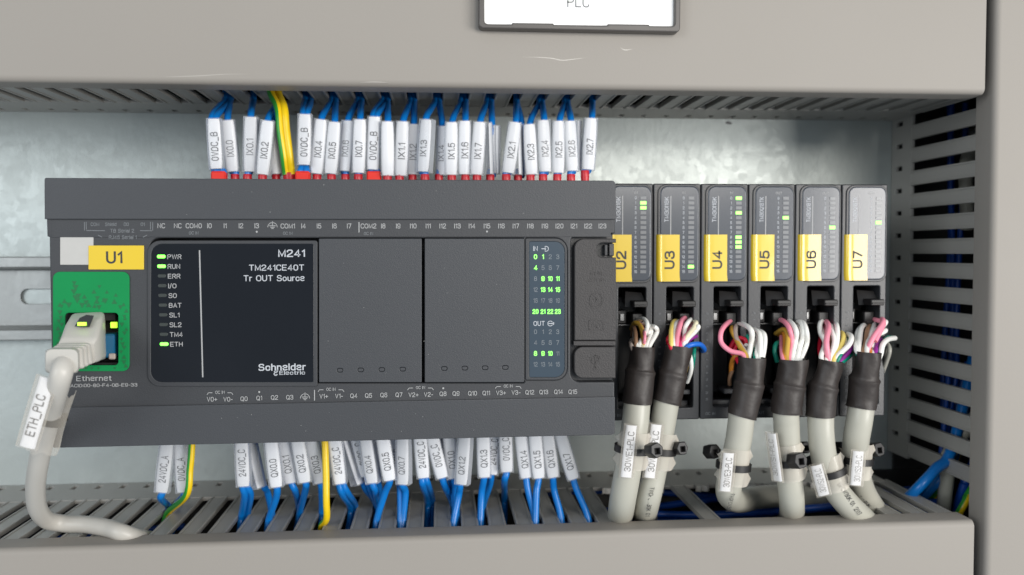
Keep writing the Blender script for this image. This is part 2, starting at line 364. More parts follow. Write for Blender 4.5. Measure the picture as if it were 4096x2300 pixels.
def loft(secs):
    """secs: list of equal-length closed loops"""
    V = [v for s in secs for v in s]; n = len(secs[0]); F = []
    for i in range(len(secs)-1):
        for k in range(n): F.append((i*n+k, i*n+(k+1) % n, (i+1)*n+(k+1) % n, (i+1)*n+k))
    F.append(tuple(range(n))[::-1]); F.append(tuple((len(secs)-1)*n+k for k in range(n))); return V, F

# ------------------------------------------------------------------ mounting plate and rail
ZU, ZL, XR, YP, PITCHD = 62.2, -103.4, 216.7, 110., 10.43
pl = thing('mounting_plate', 'galvanised steel back plate with a mottled zinc finish behind everything', 'back plate', (0, YP, -30), kind='structure')
mk('steel_sheet', box(-330, 330, YP, YP+3, -240, 200), 'galv', pl)
sm = []
for i in range(9):
    a = i*2*math.pi/9; sm.append(at(2918+random.uniform(-1, 1)+17*math.cos(a)*random.uniform(.5, 1.1), 493+9*math.sin(a)*random.uniform(.4, 1.2), YP-.05))
mk('scuff_mark', (sm, [tuple(range(9))]), 'ink_grey', pl)
dr = thing('mounting_rail', 'zinc plated top hat rail with an oblong slot at the left of the controller', 'rail', (-180, YP-8, -7))
zt0, zt1 = at(100, 1027, YP-8).z, at(100, 1074, YP-8).z; zb0, zb1 = at(100, 1315, YP-8).z, at(100, 1355, YP-8).z
prof = [(YP-7.6, zt0), (YP-8, zt0-.4), (YP-8, zt1+.8), (YP-7.2, zt1), (YP-1.2, zt1-.3), (YP-.8, zt1-1), (YP-.8, zb0+1), (YP-1.2, zb0+.3), (YP-7.2, zb0), (YP-8, zb0-.8), (YP-8, zb1+.4), (YP-7.6, zb1)]
back = [(y+1.0 if y < YP-7 else y+.6, z) for y, z in prof[::-1]]
x0, x1 = -260, -100
def extr(profile, xa, xb):
    n = len(profile); V = [(xa, y, z) for y, z in profile]+[(xb, y, z) for y, z in profile]
    return V, [(k, (k+1) % n, n+(k+1) % n, n+k) for k in range(n)]+[tuple(range(n))[::-1], tuple(range(n, 2*n))]
topw = [(YP-7.6, zt0), (YP-8, zt0-.4), (YP-8, zt1+.8), (YP-7.2, zt1), (YP-2, zt1-.2), (YP-1.5, zt1-.8), (YP-.9, zt1-.8), (YP-1.2, zt1+.8), (YP-6.6, zt1+1), (YP-7, zt1+1.6), (YP-7, zt0)]
botw = [(y, zb0+zb1-(z-zt1+zb1) + (zt1-zt1)) for y, z in topw]
botw = [(y, zb0-(z-zt1)) for y, z in topw]
mk('rail_flange', extr(topw, x0, x1), 'rail', dr); mk('rail_flange', extr(botw, x0, x1), 'rail', dr)
sl = rpoly([(at(83, 1217, YP-1.5).x, at(83, 1217, YP-1.5).z, 2.9), (at(300, 1217, YP).x, at(83, 1217, YP-1.5).z, 2.9), (at(300, 1156, YP).x, at(83, 1156, YP-1.5).z, 2.9), (at(83, 1156, YP-1.5).x, at(83, 1156, YP-1.5).z, 2.9)])
mk('rail_web', plate([rpoly([(x0, zb0+.9), (x1, zb0+.9), (x1, zt1-.9), (x0, zt1-.9)]), sl], YP-1.6, YP-.4, .15), 'rail', dr)

# ------------------------------------------------------------------ cable ducts
def finger_geo(w, y0, y1, t=1.8):
    """local: along +Y, centred on x=0, wall face at z=0 (visible side z=0), thickness into -z... built once"""
    return join(bbox(-w/2, w/2, y0, y1, -t, -.25, .15), bbox(-w/2-.12, -w/2+.75, y0-.1, y1+.02, -t-.1, .12, .16), bbox(w/2-.75, w/2+.12, y0-.1, y1+.02, -t-.1, .12, .16))
FY0, FY1, FW_ = 27., 82., 6.3
def duct_wall(parent, key, origin, ax, nrm, ks, skip=(), FY1=FY1):
    """fingers and hole rail: ax = direction along the duct, nrm = outward normal of the visible face"""
    ax, nrm = Vector(ax), Vector(nrm); yv = Vector((0, 1, 0))
    def tr(V): return [ax*v[0]+yv*v[1]+nrm*v[2] for v in V]
    V, F = finger_geo(FW_, FY0, FY1+1.5); V = tr(V)
    if ax.cross(yv).dot(nrm) < 0: F = [f[::-1] for f in F]
    for k in ks:
        if k in skip: continue
        mk('finger', (V, F), 'duct', parent, key=key, off=ax*((k+.5)*PITCHD)+Vector(origin)-org(parent))
    return tr
def rail_geo(tr, c0, k0, k1, end0, end1, ax, FY1=FY1):
    """base rail with one small hole per pitch: plate in (s, y) coordinates"""
    outer = [(end0, FY1+.0), (end1, FY1), (end1, YP-.2), (end0, YP-.2)]
    holes = []
    for k in range(k0, k1+1):
        s = k*PITCHD
        if end0+3 < s+c0 < end1-3: holes.append(rpoly([(s+c0-1.05, 100), (s+c0+1.05, 100), (s+c0+1.05, 105.8), (s+c0-1.05, 105.8)]))
    V, F = plate([outer]+holes, 0, 1.7, .2, 1)
    # plate() gives (s, depth, y)
    return [(v[0], v[2], -v[1]) for v in V], F
def build_duct(name, label, origin, ax, nrm, kr, skip, e0, e1, key, covergeo, extra=None, loc=(0, 0, 0)):
    d = thing(name, label, 'cable duct', loc)
    ax, nrm = Vector(ax), Vector(nrm); o = Vector(origin)
    tr = duct_wall(d, key, origin, ax, nrm, kr, skip)
    V, F = rail_geo(tr, 0, kr[0]-1, kr[-1]+1, e0, e1, ax); V = [v+o for v in tr(V)]
    mk('base_rail', (V, F), 'duct', d)
    mk('cover', covergeo, 'cover', d, ang=50)
    return d
def arc(cy, cz, r, a0, a1, n=6): return [(cy+r*math.cos(R(a0+(a1-a0)*i/n)), cz+r*math.sin(R(a0+(a1-a0)*i/n))) for i in range(n+1)]
YC = 19.
ZUC, ZLC, XRC = 58.7, -102.9, 208.6
def cover_profile(z_in, z_out, s):
    """U profile in (y, z) from the edge z_in (towards the opening) to z_out; s=+1 when z_out>z_in"""
    r = 2.4; t = 1.2 if s < 0 else 1.8
    lo = [(30.5, z_in)]+[(YC+r-r*math.sin(R(a)), z_in+s*(r-r*math.cos(R(a)))) for a in range(0, 91, 15)]
    up = [(YC+r-r*math.cos(R(a)), z_out-s*(r-r*math.sin(R(a)))) for a in range(0, 91, 15)]+[(30.5, z_out)]
    inn = [(30.5, z_out-s*t), (YC+t, z_out-s*t), (YC+t, z_in+s*t), (30.5, z_in+s*t)]
    return lo+up+inn
def extr_end(profile, xa, xb, r=1.2):
    """extrusion whose ends are slightly rounded"""
    g = extr(profile, xa, xb); return g
ud = build_duct('cable_duct', 'grey slotted duct along the top with a plain beige cover and wires entering its slots', (.5, 0, ZU), (1, 0, 0), (0, 0, -1), range(-26, 21), (), -265, XR, 'fu',
                extr(cover_profile(ZUC, 142, 1), -275, 204.6), loc=(0, YP, 100))
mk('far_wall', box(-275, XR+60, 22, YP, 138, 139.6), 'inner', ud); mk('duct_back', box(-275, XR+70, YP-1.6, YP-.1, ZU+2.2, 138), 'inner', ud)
kl = range(-25, 20)
def kfinger(px, py): return round((atz(px, py, ZL).x+3.9)/PITCHD-.5)
miss = set(range(kfinger(2420, 2110)+1, kfinger(3622, 2100)))-{kfinger(2916, 2100)}
ld = build_duct('cable_duct', 'grey slotted duct along the bottom, some fingers cut away where grey cables drop in', (-3.9, 0, ZL), (1, 0, 0), (0, 0, 1), kl, miss, -265, 205, 'fl',
                extr(cover_profile(ZLC, -178, -1), -275, 203.6), loc=(0, YP, -140))
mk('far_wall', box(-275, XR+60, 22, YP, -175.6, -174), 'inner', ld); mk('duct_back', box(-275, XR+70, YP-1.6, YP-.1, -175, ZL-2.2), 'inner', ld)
# rough snapped stubs where fingers were cut
for k in sorted(miss):
    xs = (k+.5)*PITCHD-3.9; st = []
    n = 7
    for i in range(n): st.append((xs-FW_/2+FW_*i/(n-1), FY1-random.uniform(1.4, 3.6)))
    V = [(x, y, ZL+.08) for x, y in st]+[(x, y, ZL-2.4) for x, y in st]+[(st[0][0], FY1+.3, ZL+.08), (st[-1][0], FY1+.3, ZL+.08), (st[0][0], FY1+.5, ZL-1.7), (st[-1][0], FY1+.5, ZL-1.7)]
    F = [tuple([2*n]+list(range(n))+[2*n+1])]+[(i, n+i, n+i+1, i+1) for i in range(n-1)]
    o = mk('snapped_stub', (V, F), 'stub', ld)
rd = thing('cable_duct', 'grey slotted duct standing upright at the right with its plain cover', 'cable duct', (230, YP, 0))
duct_wall(rd, 'fr', (XR, 0, -3.1), (0, 0, 1), (-1, 0, 0), range(-9, 6), (), 92)
V, F = rail_geo(None, 0, -9, 7, -93.3, 66, None, 92)
mk('base_rail', ([Vector((XR-v[2], v[1], v[0]-3.1)) for v in V], F), 'duct', rd)
def cov_r():
    p = cover_profile(XRC, 292, 1); n = len(p)
    V = [(z, y, -205) for y, z in p]+[(z, y, 170) for y, z in p]
    return V, [(k, n+k, n+(k+1) % n, (k+1) % n) for k in range(n)]+[tuple(range(n)), tuple(range(n, 2*n))[::-1]]
mk('cover', cov_r(), 'cover', rd, ang=50)
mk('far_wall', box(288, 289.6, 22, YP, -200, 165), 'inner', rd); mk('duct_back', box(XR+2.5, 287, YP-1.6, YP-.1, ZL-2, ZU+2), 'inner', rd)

# ------------------------------------------------------------------ name plate
npl = thing('name_plate', 'black framed white name plate reading PLC on the upper duct cover', 'name plate', (50, YC, 80))
a, b, c = at(1915, 114, 15), at(2720, 130, 15), at(2717, 0, 15)
fo = rpoly([(a.x, a.z, 1.6), (b.x, b.z, 1.6), (b.x+.3, 112), (a.x+.2, 112)])
ia, ib = at(1938, 96, 15), at(2698, 105, 15)
n1, n2, n3, n4 = at(2046, 97, 15).x, at(2216, 100, 15).x, at(2428, 102, 15).x, at(2598, 104, 15).x
zb = lambda x: ia.z+(ib.z-ia.z)*(x-ia.x)/(ib.x-ia.x)
ipts = [(ia.x, ia.z, 1.2), (n1, zb(n1)), (n1+.3, zb(n1)+.5), (n2-.3, zb(n2)+.5), (n2, zb(n2)), (n3, zb(n3)), (n3+.3, zb(n3)+.5), (n4-.3, zb(n4)+.5), (n4, zb(n4)), (ib.x, ib.z, 1.2), (ib.x, 110), (ia.x, 110)]
mk('plate_frame', plate([fo, rpoly(ipts)], 14.6, YC-.02, .5), 'frame', npl)
cd = mk('plate_card', plate([rpoly([(ia.x-.5, ia.z-.5), (ib.x+.5, ib.z-.5), (ib.x+.5, 111), (ia.x-.5, 111)])], 16.6, YC-.1, .1), 'white', npl)
text('PLC', at(2313, 8, 16.5), 3.7, 'ink_grey', cd, width=7.9, sx=.8)

# ------------------------------------------------------------------ controller
U = lambda px, py: at(px, py, 0)
plc = thing('logic_controller', 'wide dark grey controller with green port surround, status lights and a U1 sticker', 'controller', (-35, YP, -20))
def P2(px, py, r=0): p = at(px, py, 0.5); return (p.x, p.z, r)
outl = rpoly([P2(212, 1789, .6), P2(2458, 1736, .9), P2(2458, 1528), P2(2282, 1528, 3.2), P2(2282, 933, 3.2), P2(2461, 933), P2(2461, 722, 1.2), P2(181, 712, .6), P2(188, 945), P2(197, 948)])
hol = [prect(262, 1251, 472, 1462, 1.2, Y=.5), prect(600, 952, 2097, 1532, .3, 3.0, Y=.5), prect(2100, 952, 2268, 1520, 4.2, .6, Y=.5)]
mk('housing', plate([outl]+hol, .5, 14, .45), 'plastic', plc)
mk('housing_back', bbox(U(200, 1000).x+1, U(2455, 1000).x-1, 13.9, YP-9, -61.5, 23.2, .5), 'plastic', plc)
mk('terminal_cover', plate([rpoly([P2(182, 877), P2(2444, 878), P2(2444, 1000), P2(2461, 1000), P2(2461, 723, 1.2), P2(181, 712, .6)][:2]+[P2(2461, 878), P2(2461, 723, 1.4), P2(181, 712, .7)])], -.25, .6, .22), 'plastic_cover', plc)
mk('terminal_cover', plate([rpoly([P2(212, 1790, .8), P2(2458, 1737, 1.2), P2(2458, 1586), P2(209, 1630)])], -.25, .6, .22), 'plastic_cover', plc)
# legend strip, very slightly recessed lines
mk('legend_strip', plate([rpoly([P2(208, 880), P2(2443, 880), P2(2443, 947), P2(600, 948), P2(590, 950), P2(208, 950)])], .28, .6, .1), 'plastic', plc)
def pt(s, px, py, cap=19, m='print', al='c', sx=.88, bold=0., **k):
    Y = k.pop('Y', .2); c = at(px, py, Y); par = k.pop('parent', plc)
    return text(s, c, cap/11.9, m, par, sx=sx, bold=bold, align=al, **k)
for s, x in zip(['NC', 'NC', 'COM0', 'I0', 'I1', 'I2', 'I3'], [645, 711, 775, 838, 901, 964, 1027]): pt(s, x, 903)
for s, x in zip(['COM1', 'I4', 'I5', 'I6', 'I7', 'COM2', 'I8', 'I9', 'I10', 'I11', 'I12', 'I13', 'I14', 'I15', 'I16', 'I17', 'I18', 'I19', 'I20', 'I21', 'I22', 'I23'],
                [1151, 1214, 1276, 1338, 1397, 1474, 1533, 1593, 1653, 1713, 1771, 1830, 1888, 1948, 2006, 2064, 2122, 2180, 2238, 2296, 2353, 2410]): pt(s, x, 904)
for x, y in ((775, 932), (1151, 933), (1474, 934)): pt('DC IN', x, y, 12, 'print_dim')
def dot(px, py, r, m='print', Y=.2, name='mark'):
    c = at(px, py, Y); mk(name, ([(c.x+r*math.cos(a*math.pi/5), Y, c.z+r*math.sin(a*math.pi/5)) for a in range(10)], [tuple(range(10))]), m, plc)
def strip(px0, py0, px1, py1, wd, m='print', Y=.2, name='line', parent=None):
    a, b = at(px0, py0, Y), at(px1, py1, Y); d = (b-a).normalized(); n = Vector((-d.z, 0, d.x))*wd/2
    return ([a+n, a-n, b-n, b+n], [(0, 1, 2, 3)])
def lines(segs, m, name='bracket', Y=.2, parent=None): mk(name, join(*[strip(*s, Y=Y) for s in segs]), m, parent or plc)
for p in ((1027, 927), (1948, 926), (1037, 1568)): dot(*p, .33)
dot(1773, 1553, .33)
def ground(px, py, yy=1.):
    segs = [(px, py-18, px, py, .22), (px-13, py, px+13, py, .22), (px-9, py+6, px+9, py+6, .2), (px-5, py+11, px+5, py+11, .2)]
    segs += [(px+19*math.cos(R(a)), py+6-19*math.sin(R(a)), px+19*math.cos(R(a+22.5)), py+6-19*math.sin(R(a+22.5)), .2) for a in [0, 22.5, 45, 67.5, 90, 112.5, 135, 157.5]]
    lines(segs, 'print', 'ground_symbol')
ground(1090, 903); ground(1220, 1588)
lines([(1436, 888, 1436, 930, .3)], 'print', 'divider'); lines([(1258, 1560, 1258, 1602, .3)], 'print', 'divider')
for s, x in (('COM', 380), ('Shield', 443), ('D0', 505), ('D1', 571)): pt(s, x, 897, 13, 'print_dim')
pt('TB Serial 2', 489, 923, 14, 'print_dim'); pt('RJ45 Serial 1', 491, 949, 14, 'print_dim')
lines([(338, 888, 338, 922, .2), (345, 888, 345, 918, .2), (345, 922, 420, 923, .2), (560, 923, 608, 923, .2), (602, 888, 602, 918, .2), (611, 888, 611, 922, .2)], 'print_dim')
lines([(392, 940, 408, 949, .2), (588, 940, 572, 949, .2)], 'print_dim')
low = [('V0+', 848, 1597), ('V0-', 912, 1597), ('Q0', 976, 1595), ('Q1', 1037, 1592), ('Q2', 1098, 1590), ('Q3', 1159, 1589), ('V1+', 1295, 1585), ('V1-', 1356, 1584), ('Q4', 1415, 1583), ('Q5', 1474, 1582), ('Q6', 1535, 1580), ('Q7', 1596, 1579),
       ('V2+', 1654, 1579), ('V2-', 1714, 1578), ('Q8', 1772, 1575), ('Q9', 1824, 1574), ('Q10', 1890, 1573), ('Q11', 1945, 1572), ('V3+', 2004, 1571), ('V3-', 2064, 1570), ('Q12', 2119, 1569), ('Q13', 2175, 1568), ('Q14', 2234, 1567), ('Q15', 2291, 1567)]
for s, x, y in low: pt(s, x, y, 18)
for x, y in ((880, 1569), (1324, 1557), (1682, 1550), (2033, 1544)):
    pt('DC IN', x, y, 12, 'print'); lines([(x-52, y+10, x-46, y+2, .2), (x-46, y+2, x-30, y+2, .2), (x+30, y+2, x+46, y+2, .2), (x+46, y+2, x+52, y+10, .2)], 'print')
pt('Ethernet', 376, 1513, 20, 'print', width=11.2); pt('MACID:00-80-F4-0B-E9-33', 408, 1541, 13, 'print', width=22.5)
mk('blank_sticker', plate([prect(239, 938, 372, 1059, .2)], .3, .5, .05), 'sticker', plc)
lb = mk('yellow_sticker', plate([prect(353, 982, 575, 1078, .2)], .1, .45, .08), 'yellow_tag', plc)
pt('U1', 457, 1030, 45, 'ink', Y=.06, parent=lb, bold=.012, sx=.98)
# ethernet port
gr = mk('port_surround', plate([prect(211, 1087, 517, 1485, 2.2), prect(260, 1251, 473, 1461, 1.2)], .0, .62, .15), 'green', plc)
tri = []
rnd = random.Random(3)
for row, (yy, n) in enumerate(((1130, 1), (1150, 2), (1168, 3), (1186, 5), (1204, 7), (1222, 9))):
    for i in range(n):
        cx_, cy_, s_ = rnd.uniform(235, 495), yy+rnd.uniform(-5, 5), rnd.uniform(9, 15); a0 = rnd.choice((0, math.pi))
        tri.append([at(cx_+s_*math.cos(a0+k*2.094+.52), cy_+s_*math.sin(a0+k*2.094+.52), -.03) for k in range(3)])
for yy in range(1245, 1465, 18):
    for xs_ in ((225, 248), (484, 506)):
        cx_, cy_, s_ = rnd.uniform(*xs_), yy+rnd.uniform(-5, 5), rnd.uniform(8, 12); a0 = rnd.choice((0, math.pi))
        tri.append([at(cx_+s_*math.cos(a0+k*2.094+.52), cy_+s_*math.sin(a0+k*2.094+.52), -.03) for k in range(3)])
for i in range(9):
    cx_, cy_, s_ = rnd.uniform(300, 495), 1472, rnd.uniform(5, 8); a0 = rnd.choice((0, math.pi))
    tri.append([at(cx_+s_*math.cos(a0+k*2.094+.52), cy_+s_*math.sin(a0+k*2.094+.52), -.03) for k in range(3)])
tri = [[p-Vector((0, .008*i, 0)) for p in t] for i, t in enumerate(tri)]; tri = [[Vector((p.x, -.03-.0015*i, p.z)) for p in t] for i, t in enumerate(tri)]
mk('triangle_pattern', join(*[(t, [(0, 1, 2)]) for t in tri]), 'green_dark', gr)
x0, x1, z0, z1 = rect(262, 1251, 472, 1462, 9)
jk = mk('port_socket', join(box(x0-1, x1+2, 9, 12, z0-1, z1+1), box(x0-1, at(300, 1300, 4).x, 4, 9, z0-1, z1+1), box(x0, x1+1, 3.5, 9, at(300, 1282, 4).z, z1+1), box(x0, x1+2, 3.5, 9, z0-2, at(300, 1452, 4).z)), 'void', plc)
a, b = at(443, 1312, 3.4), at(468, 1288, 3.4); mk('port_light', bbox(a.x, b.x, 3, 4, a.z, b.z, .15), 'led_yellow', jk)
a, b = at(309, 1302, 3.4), at(344, 1288, 3.4); mk('port_light', bbox(a.x, b.x, 3, 4, a.z, b.z, .15), 'led_yellow', jk)
# display panel
dp = mk('display_frame', plate([prect(590, 962, 1270, 1546, .8, 4.0), prect(604, 976, 1254, 1528, .6, 3.6)], -.1, .62, .2), 'plastic', plc)
dsp = mk('display_panel', plate([prect(601, 972, 1257, 1531, .6, 3.6)], -.05, 1.6, .35, 3), 'gloss', plc)
YG = -.09
for i, s in enumerate(['PWR', 'RUN', 'ERR', 'I/O', 'SD', 'BAT', 'SL1', 'SL2', 'TM4', 'ETH']):
    y = 1026+i*38.9; x = 645+i*1.3; c = at(x, y, YG)
    on = s in ('PWR', 'RUN', 'ETH')
    mk('indicator_light', plate([rr(c.x-1.35, c.x+1.35, c.z-.55, c.z+.55, .5)], YG-.12, YG+.05, .08), 'led_on' if on else 'led_off', dsp)
    pt(s, x+24, y+1, 18, 'print', 'l', 1.0, Y=YG, parent=dsp)
lines([(798, 1001, 811, 1509, .42)], 'print', 'divider', YG, dsp)
pt('M241', 1220, 1013, 28, 'print_bright', 'r', 1, .006, width=8.75, Y=YG, parent=dsp)
pt('TM241CE40T', 1216, 1070, 23, 'print_bright', 'r', .9, .0, width=17.9, Y=YG, parent=dsp)
pt('Tr OUT Source', 1218, 1112, 23, 'print_bright', 'r', .9, .0, width=19.8, Y=YG, parent=dsp)
pt('Schneider', 1223, 1467, 26, 'print_bright', 'r', .98, .010, width=15.5, Y=YG, parent=dsp)
pt('Electric', 1220, 1490, 15, 'print_bright', 'r', 1.15, .0, width=8.4, Y=YG, parent=dsp)
def sw(cx_, cy_, flip):
    out = []
    for k in range(9):
        a = R(-60+k*30); r_ = 9-.25*k
        out.append((cx_+flip*r_*math.cos(a)*.75, cy_-flip*(6-0)+r_*math.sin(a)*.62))
    return out
em = []
for fl in (1, -1):
    q = sw(1103, 1490, fl)
    for i in range(len(q)-1): em.append((*q[i], *q[i+1], .42))
lines(em, 'print_bright', 'emblem', YG, dsp)
# cartridge covers
for (xa, xb, slots) in ((1276, 1687, (1360, 1443, 1527, 1611)), (1699, 2096, (1777, 1859, 1940, 2021))):
    hs = [prect(x-12, y-8, x+12, y+8, .6, Y=-.1) for x, y in [(x, 1481-(x-1360)*.017) for x in slots]]
    cv = mk('cartridge_cover', plate([prect(xa, 954, xb, 1529, .3)]+hs, -.3, 1.2, .22), 'plastic_cover', plc)
    for x in slots:
        y = 1481-(x-1360)*.017; mk('knockout', plate([prect(x-10.5, y-6.5, x+10.5, y+6.5, .5, Y=-.1)], -.22, .9, .1), 'plastic_cover', cv)
# status panel
mk('status_frame', plate([prect(2102, 953, 2268, 1520, 4.0, .5), prect(2117, 966, 2259, 1509, 3.4, .5)], -.15, 1.2, .2), 'plastic', plc)
st = mk('status_panel', plate([prect(2115, 964, 2261, 1511, 3.2, .5)], .1, 1.4, .3), 'status', plc)
pt('IN', 2133, 994, 19, 'print_bright', 'l', Y=.05, parent=st); pt('OUT', 2134, 1294, 19, 'print_bright', 'l', Y=.05, parent=st)
def arrow(px, py, out_):
    seg = [(px-14, py, px+5, py, .25), (px+5, py, px-1, py-5, .22), (px+5, py, px-1, py+5, .22)]
    o_ = 4 if not out_ else -4
    seg += [(px+o_+10*math.cos(R(a)), py+10*math.sin(R(a)), px+o_+10*math.cos(R(a+30)), py+10*math.sin(R(a+30)), .22) for a in range(-120, 120, 30)]
    if out_: seg = [(px-10, py, px+14, py, .25), (px+14, py, px+8, py-5, .22), (px+14, py, px+8, py+5, .22)]+[(px-3+10*math.cos(R(a)), py+10*math.sin(R(a)), px-3+10*math.cos(R(a+30)), py+10*math.sin(R(a+30)), .22) for a in range(30, 330, 30)]
    lines(seg, 'print_bright', 'arrow_symbol', .05, st)
arrow(2180, 995, False); arrow(2204, 1294, True)
lit_in = {0, 1, 4, 9, 10, 11, 13, 14, 15, 20, 21, 22, 23}; lit_out = {8, 9, 10}
for n in range(24):
    r_, c_ = divmod(n, 4)
    pt(str(n), (2142, 2172, 2201, 2231)[c_], 1027+r_*43.8, 18, 'digit_on' if n in lit_in else 'digit_off', Y=.05, parent=st, sx=.75 if n > 9 else .9, bold=.02 if n in lit_in else 0)
for n in range(16):
    r_, c_ = divmod(n, 4)
    pt(str(n), (2142, 2172, 2201, 2231)[c_], 1327+r_*43.4, 18, 'digit_on' if n in lit_out else 'digit_off', Y=.05, parent=st, sx=.75 if n > 9 else .9, bold=.02 if n in lit_out else 0)
# memory card door, run switch and usb door
mk('door_recess', bbox(U(2284, 1000).x, U(2459, 1000).x, 3.5, 14, at(2400, 1529, 0).z, at(2400, 932, 0).z, .3), 'module', plc)
d1 = mk('card_door', plate([rpoly([P2(2297, 1361, .3), P2(2463, 1361, .3), P2(2463, 1030), P2(2405, 1030, 2.3), P2(2385, 1000), P2(2405, 970, 2.3), P2(2463, 970), P2(2463, 954), P2(2297, 954, 3.0)][:3]+[P2(2384, 1029, 2.2), P2(2384, 971, 2.2), P2(2463, 971), P2(2463, 955, .3), P2(2297, 955, 3.2)])], -.2, 3, .35), 'door', plc)
mk('hinge_strip', plate([prect(2295, 1364, 2463, 1383, .2)], .2, 3, .2), 'door', plc)
d2 = mk('port_door', plate([prect(2297, 1387, 2462, 1513, .3, 3.0)], -.2, 3, .35), 'door', plc)
sq = at(2400, 1000, 2)
mk('run_switch', join(bbox(at(2420, 1000, 0).x, at(2432, 1000, 0).x, .6, 3.6, at(2400, 1022, 0).z, at(2400, 978, 0).z, .2), bbox(at(2440, 1000, 0).x, at(2460, 1000, 0).x, 1.6, 3.6, at(2400, 1024, 0).z, at(2400, 974, 0).z, .2)), 'module', plc)
pt('RUN', 2386, 1095, 16, 'door', Y=-.28, parent=d1, sx=1.15); pt('STOP', 2386, 1121, 16, 'door', Y=-.28, parent=d1, sx=1.1)
def ring(px, py, r, w_=.28, Y=-.34, a0=0, a1=360, n=20, sy=1.):
    c = at(px, py, Y); V, F = [], []
    for k in range(n+1):
        a = R(a0+(a1-a0)*k/n)
        for q in (r-w_/2, r+w_/2): V.append((c.x+q*math.cos(a), Y, c.z+q*math.sin(a)*sy))
        for q in (r+w_/2, r-w_/2): V.append((c.x+q*math.cos(a), Y+.2, c.z+q*math.sin(a)*sy))
    for k in range(n):
        for j in range(4): F.append((k*4+j, k*4+(j+1) % 4, k*4+4+(j+1) % 4, k*4+4+j))
    return V, F
def bar(px0, py0, px1, py1, w_=.28, Y=-.34):
    a, b = at(px0, py0, Y), at(px1, py1, Y); d = (b-a).normalized(); n = Vector((-d.z, 0, d.x))*w_/2; q = Vector((0, .2, 0))
    return [a+n, a-n, b-n, b+n, a+n+q, a-n+q, b-n+q, b+n+q], [(0, 1, 2, 3), (0, 4, 5, 1), (1, 5, 6, 2), (2, 6, 7, 3), (3, 7, 4, 0)]
mk('battery_symbol', join(ring(2385, 1198, 2.2), ring(2385, 1206, 2.3, a0=180, a1=360), bar(2373, 1198, 2397, 1198), bar(2385, 1187, 2385, 1210)), 'door', d1)
mk('card_symbol', join(bar(2356, 1282, 2404, 1282), bar(2404, 1282, 2414, 1292), bar(2414, 1292, 2414, 1320), bar(2414, 1320, 2356, 1320), bar(2356, 1320, 2356, 1282)), 'door', d1)
pt('SD', 2384, 1301, 18, 'door', Y=-.28, parent=d1, sx=1.2)
mk('port_symbol', join(bar(2381, 1422, 2381, 1470), bar(2374, 1432, 2381, 1420), bar(2388, 1432, 2381, 1420), bar(2381, 1460, 2366, 1448), bar(2366, 1448, 2366, 1438), bar(2381, 1452, 2396, 1440), bar(2396, 1440, 2396, 1432), ring(2381, 1474, .5, .3), ring(2366, 1434, .4, .3), ring(2396, 1428, .4, .3)), 'door', d2)

rnd = random.Random(5); DV = []
for i in range(80):
    px, py = rnd.uniform(230, 2440), rnd.choice((rnd.uniform(735, 868), rnd.uniform(960, 1520), rnd.uniform(1640, 1730)))
    if 600 < px < 1270 and 950 < py < 1540: continue
    elif 2270 < px or px < 600: continue
    elif 2100 < px: continue
    else: Y = -.33
    c = at(px, py, Y-.02); q = rnd.uniform(.04, .13); a0 = rnd.uniform(0, 3)
    DV.append(([(c.x+q*math.cos(a0+k*1.57)*rnd.uniform(.5, 1), c.y, c.z+q*math.sin(a0+k*1.57)*rnd.uniform(.5, 1)) for k in range(4)], [(0, 1, 2, 3)]))
mk('dust', join(*DV), 'dust', plc)['kind'] = 'stuff'
def scratch(pts, w_, parent, Y=YC-.03):
    P = [at(x, y, Y) for x, y in pts]; V, F = [], []
    for i, p in enumerate(spline(P, 5)):
        n_s = (len(P)-1)*5; t = w_*math.sin(math.pi*max(.04, min(.96, i/n_s)))/2; V += [p+Vector((0, 0, t)), p-Vector((0, 0, t))]
    for i in range(len(V)//2-1): F.append((2*i, 2*i+1, 2*i+3, 2*i+2))
    mk('scratch', (V, F), 'scratch', parent)
scratch([(2090, 228), (2150, 229), (2205, 233), (2250, 241), (2300, 236), (2345, 231)], .32, ud)
scratch([(640, 308), (720, 306), (800, 303), (900, 297), (1000, 296)], .28, ud)
scratch([(2560, 255), (2562, 275), (2561, 296)], .3, ud)
scratch([(1440, 330), (1500, 328), (1560, 331)], .35, ud)
scratch([(2480, 190), (2500, 200), (2530, 196)], .3, ud)
